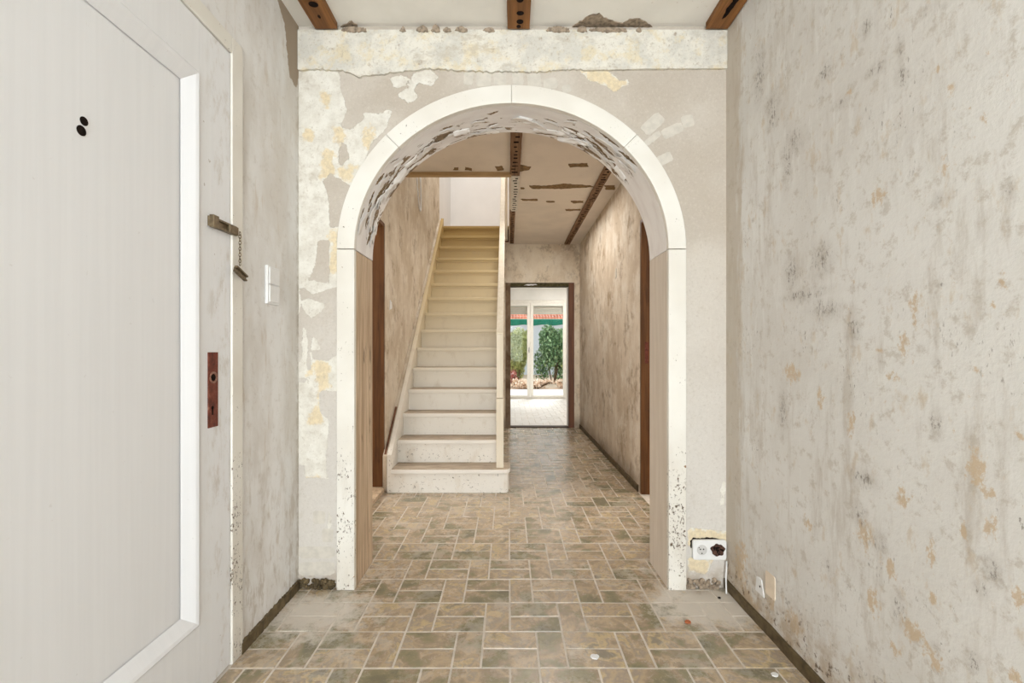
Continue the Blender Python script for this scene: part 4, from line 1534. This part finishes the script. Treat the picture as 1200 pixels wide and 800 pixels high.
# ------------------------------------------------------------------ upstairs
obj('wall_upstairs', box((XL - .1, 1.4, 7.5, 7.6, UF, UZ), (1.4, 1.5, 3.0, 7.6, UF, UZ), (XL - .1, 1.5, 2.9, 3.0, UF, UZ), (XL - .1, XL, 6.28, 7.5, UF, UZ), (XL - .1, XL, 3.0, SY0, UF, UZ)), M_WHITE, kind='structure')
obj('ceiling_upstairs', box(XL - .1, 1.5, 2.9, 7.6, UZ, UZ + .1), M_WHITE, kind='structure')
obj('floor_upstairs', box((SX1, 1.4, 3.0, 7.5, UF, UF + .004), (XL, SX1, SY1 + .03, 7.5, UF, UF + .004)), M_JAMB, kind='structure')

# ------------------------------------------------------------------ garden room beyond the hall
GY = 10.1
gx0, gx1 = -2.2, 1.75
gfloor = obj('floor_garden_room', box(gx0, gx1, YE + .12, GY + .1, -.12, -.004), M_GROUT, kind='structure')
bm = bmesh.new()
dl = bm.verts.layers.float.new('dust')
for q in tile_rects(-1.0, gx1 - .003, YE + .125, GY):
    tile_geo(bm, q, -.004, 0, dl, 0)
obj('tile_field', bm, M_TILE_GLARE, gfloor, kind='stuff')
FX0, FX1, FZ = -.42, 1.285, 2.19
obj('wall_garden_room', box((gx0 - .1, gx0, YE + .12, GY + .1, 0, 2.65), (gx1, gx1 + .1, YE + .12, GY + .1, 0, 2.65), (gx0, FX0, GY, GY + .1, 0, 2.65), (FX1, gx1, GY, GY + .1, 0, 2.65), (FX0, FX1, GY, GY + .1, FZ, 2.65),
                             (gx0, XL, YE + .02, YE + .12, 0, 2.65), (XR, gx1, YE + .12, YE + .22, 0, 2.65)), M_ROOM, kind='structure')
obj('ceiling_garden_room', box(gx0 - .1, gx1 + .1, YE + .12, GY + .1, 2.65, 2.75), M_ROOM, kind='structure')
win = empty('window_1', (.45, GY, 0), kind='structure')
ya, yb = GY + .01, GY + .06
obj('frame', box((FX0, FX0 + .05, ya, yb, 0, FZ), (FX1 - .045, FX1, ya, yb, 0, FZ), (FX0 + .05, FX1 - .045, ya, yb, FZ - .06, FZ), (FX0 + .05, FX1 - .045, ya, yb, 0, .025)), M_UPVC, win, bevel=.003)
for a, b in ((FX0 + .05, .478), (.482, FX1 - .045)):
    ll = .065 if a < 0 else .068
    lf = obj('sash', box((a, a + ll, ya - .012, yb - .012, .027, FZ - .062), (b - .03 if a > 0 else b - ll, b, ya - .012, yb - .012, .027, FZ - .062), (a + ll, b - (.03 if a > 0 else ll), ya - .012, yb - .012, .027, .075), (a + ll, b - (.03 if a > 0 else ll), ya - .012, yb - .012, FZ - .13, FZ - .062)), M_UPVC, win, bevel=.003)
    obj('pane', box(a + ll, b - .03, ya + .01, ya + .016, .075, FZ - .13), M_GLASS, win)
bm = bmesh.new()
bx(bm, .448, .463, ya - .03, ya - .012, 1.02, 1.14)
bx(bm, .44, .463, ya - .045, ya - .03, 1.06, 1.08)
obj('window_handle', bm, M_STEEL, win, bevel=.003)
for k in range(5):
    z1 = FZ - .075 - k * .048
    obj('shutter_slat', box(FX0 + .05, FX1 - .045, yb + .02, yb + .032, z1 - .045, z1), M_SHUT, win, bevel=.004)
obj('shutter_strap', box(1.305, 1.325, GY - .006, GY - .001, .9, 2.05), M_SHUT, label='narrow roller shutter strap on the wall beside the glazed garden door', cat='strap')

# ------------------------------------------------------------------ outside
M_TERR = plain('pale_terrace_slab', rgb(226, 222, 216), .8, .2, grain=.04, scale=4)
M_SOIL = plain('sandy_soil', rgb(226, 200, 174), .95, .1, grain=.12, scale=12)
obj('terrace', box(-6, 6, GY + .1, 13.0, -.2, -.05), M_TERR, kind='structure')
obj('garden_ground', box(-14, 14, 13.0, 40, -.3, -.06), M_SOIL, kind='structure')
F1 = foliage('yellow_green_leaf', rgb(150, 156, 92), rgb(178, 182, 112), rgb(206, 202, 142))
F2 = foliage('dark_green_leaf', rgb(96, 128, 88), rgb(128, 158, 110), rgb(176, 194, 146))
F3 = foliage('orange_dry_leaf', rgb(222, 184, 152), rgb(234, 206, 178), rgb(240, 224, 204))
F4 = foliage('red_leaf', rgb(170, 90, 82), rgb(196, 116, 104), rgb(214, 160, 144))
M_STEM = plain('shrub_stem', rgb(98, 78, 58), .9, .1)


def shrub(name, x, y, rx, ry, h, n, mat, label, size, z0=-.06, group=None):
    root = empty(name, (x, y, z0), label=label, cat='shrub', group=group)
    rn = random.Random(int(x * 100) + int(y * 10))
    bm = bmesh.new()
    lobes = [(rn.uniform(-.6, .6) * rx, rn.uniform(-.6, .6) * ry, rn.uniform(.25, .85) * h, rn.uniform(.32, .5)) for _ in range(14)]
    for i in range(n):
        lx, ly, lz, lr = lobes[i % 14]
        d = Vector((rn.gauss(0, 1), rn.gauss(0, 1), rn.gauss(0, 1))).normalized() * (rn.random() ** .4)
        p = Vector((x + lx + d.x * lr * rx, y + ly + d.y * lr * ry, z0 + max(.02, lz + d.z * lr * h * .7)))
        m = Matrix.Translation(p) @ Matrix.Rotation(rn.uniform(0, 6.3), 4, 'Z') @ Matrix.Rotation(rn.uniform(-1.2, 1.2), 4, 'X')
        s_ = size * rn.uniform(.6, 1.3)
        vs = [bm.verts.new(m @ Vector(q)) for q in ((0, -s_, 0), (s_ * .45, 0, s_ * .12), (0, s_, 0), (-s_ * .45, 0, s_ * .12))]
        bm.faces.new(vs)
    obj('foliage', bm, mat, root, kind='stuff')
    bm = bmesh.new()
    for k in range(5):
        a = rn.uniform(0, 6.3)
        tube(bm, [(x + .05 * math.cos(a), y + .05 * math.sin(a), z0), (x + .3 * rx * math.cos(a), y + .3 * ry * math.sin(a), z0 + h * .4), (x + .55 * rx * math.cos(a), y + .5 * ry * math.sin(a), z0 + h * .75)], .018, 6)
    obj('stem', bm, M_STEM, root)
    return root


shrub('garden_shrub', .26, 15.2, .5, .5, 1.72, 9500, F1, 'yellow green shrub behind the narrower glazed leaf', .06)
shrub('garden_shrub', 1.5, 15.3, .62, .5, 1.75, 10000, F2, 'dark green leafy shrub behind the wide glazed leaf', .065)
shrub('garden_shrub', 1.93, 13.95, .32, .25, 1.35, 1500, F1, 'small yellow green shrub at the edge of the dark green shrub', .055)
shrub('garden_shrub', -1.1, 15.8, .6, .6, 1.7, 2600, F2, 'leafy shrub on the far side of the yellow green shrub', .06)
shrub('ground_cover', .8, 13.5, .9, .35, .25, 1600, F3, 'low dry orange plants along the terrace edge', .04)
shrub('red_shrub', .12, 13.9, .2, .25, .5, 700, F4, 'low red leaved plant beside the yellow green shrub', .04)
shrub('ground_cover', 1.75, 13.6, .5, .3, .25, 900, F3, 'low dry orange plants in front of the dark green shrub', .04)

# neighbour's house with green awning
nh = empty('neighbour_house', (1, 22, -.06), label='pale neighbouring house with an orange tiled roof beyond the shrubs', cat='house')
obj('facade', box(-7, 9, 21, 27, -.06, 2.5), plain('pale_blue_render', rgb(222, 226, 230), .9, .1, grain=.03, scale=1), nh)
bm = bmesh.new()
for k in range(6):
    yb0 = 20.6 + k * .5
    z0 = 2.42 + k * .2
    nx = 120
    prev = None
    for i in range(nx * 4 + 1):
        x = -7.2 + 16.4 * i / (nx * 4)
        zz = z0 + .05 * abs(math.sin(PI * i / 4))
        cur = (bm.verts.new((x, yb0, zz)), bm.verts.new((x, yb0 + .56, zz + .2)))
        if prev:
            bm.faces.new((prev[0], cur[0], cur[1], prev[1]))
        prev = cur
obj('roof_tiles', bm, plain('orange_roof_tile', rgb(206, 128, 96), .85, .15, grain=.15, scale=3), nh, kind='stuff')
aw = empty('green_awning', (1, 18, 2.2), label='long dark green awning hanging in front of the neighbouring house', cat='awning')
M_AWN = plain('green_canvas', rgb(40, 112, 88), .8, .2, grain=.06, scale=4)
bm = bmesh.new()
prev = None
for i in range(201):
    x = -5 + 11 * i / 200
    y = 17.6 + .03 * math.sin(i * .9)
    cur = (bm.verts.new((x, y, 2.04 + .02 * math.sin(i * .45))), bm.verts.new((x, 17.62, 2.26)), bm.verts.new((x, 19.6, 2.42)))
    if prev:
        bm.faces.new((prev[0], cur[0], cur[1], prev[1]))
        bm.faces.new((prev[1], cur[1], cur[2], prev[2]))
    prev = cur
obj('canvas', bm, M_AWN, aw)
for x in (-4.9, 5.9):
    obj('post', box(x - .04, x + .04, 17.66, 17.74, -.06, 2.25), M_STEEL, aw)

# ------------------------------------------------------------------ crumbs on the floor
for px, py, r, mat, lab in ((908, 791, .012, M_WHITE, 'white plaster chip on the tiles near the skirting of the stained wall'),
                            (697, 770, .016, M_WHITE, 'flat white plaster crumb on the middle tiles of the entrance'),
                            (806, 729, .013, plain('rusty_crumb', rgb(190, 112, 74), .9, .1), 'rust orange crumb on the dusty tiles before the socket'),
                            (843, 701, .007, M_DARK, 'tiny dark crumb in the dust under the socket')):
    Y = FP * CH / (py - VY)
    bm = bmesh.new()
    prism(bm, ragged([(r * math.cos(a), r * .8 * math.sin(a)) for a in [2 * PI * k / 7 for k in range(7)]], .005, .002), ((px - VX) * Y / FP, Y, .0008), (1, 0, 0), (0, 1, 0), (0, 0, 1), .004)
    obj('plaster_crumb', bm, mat, label=lab, cat='crumb')
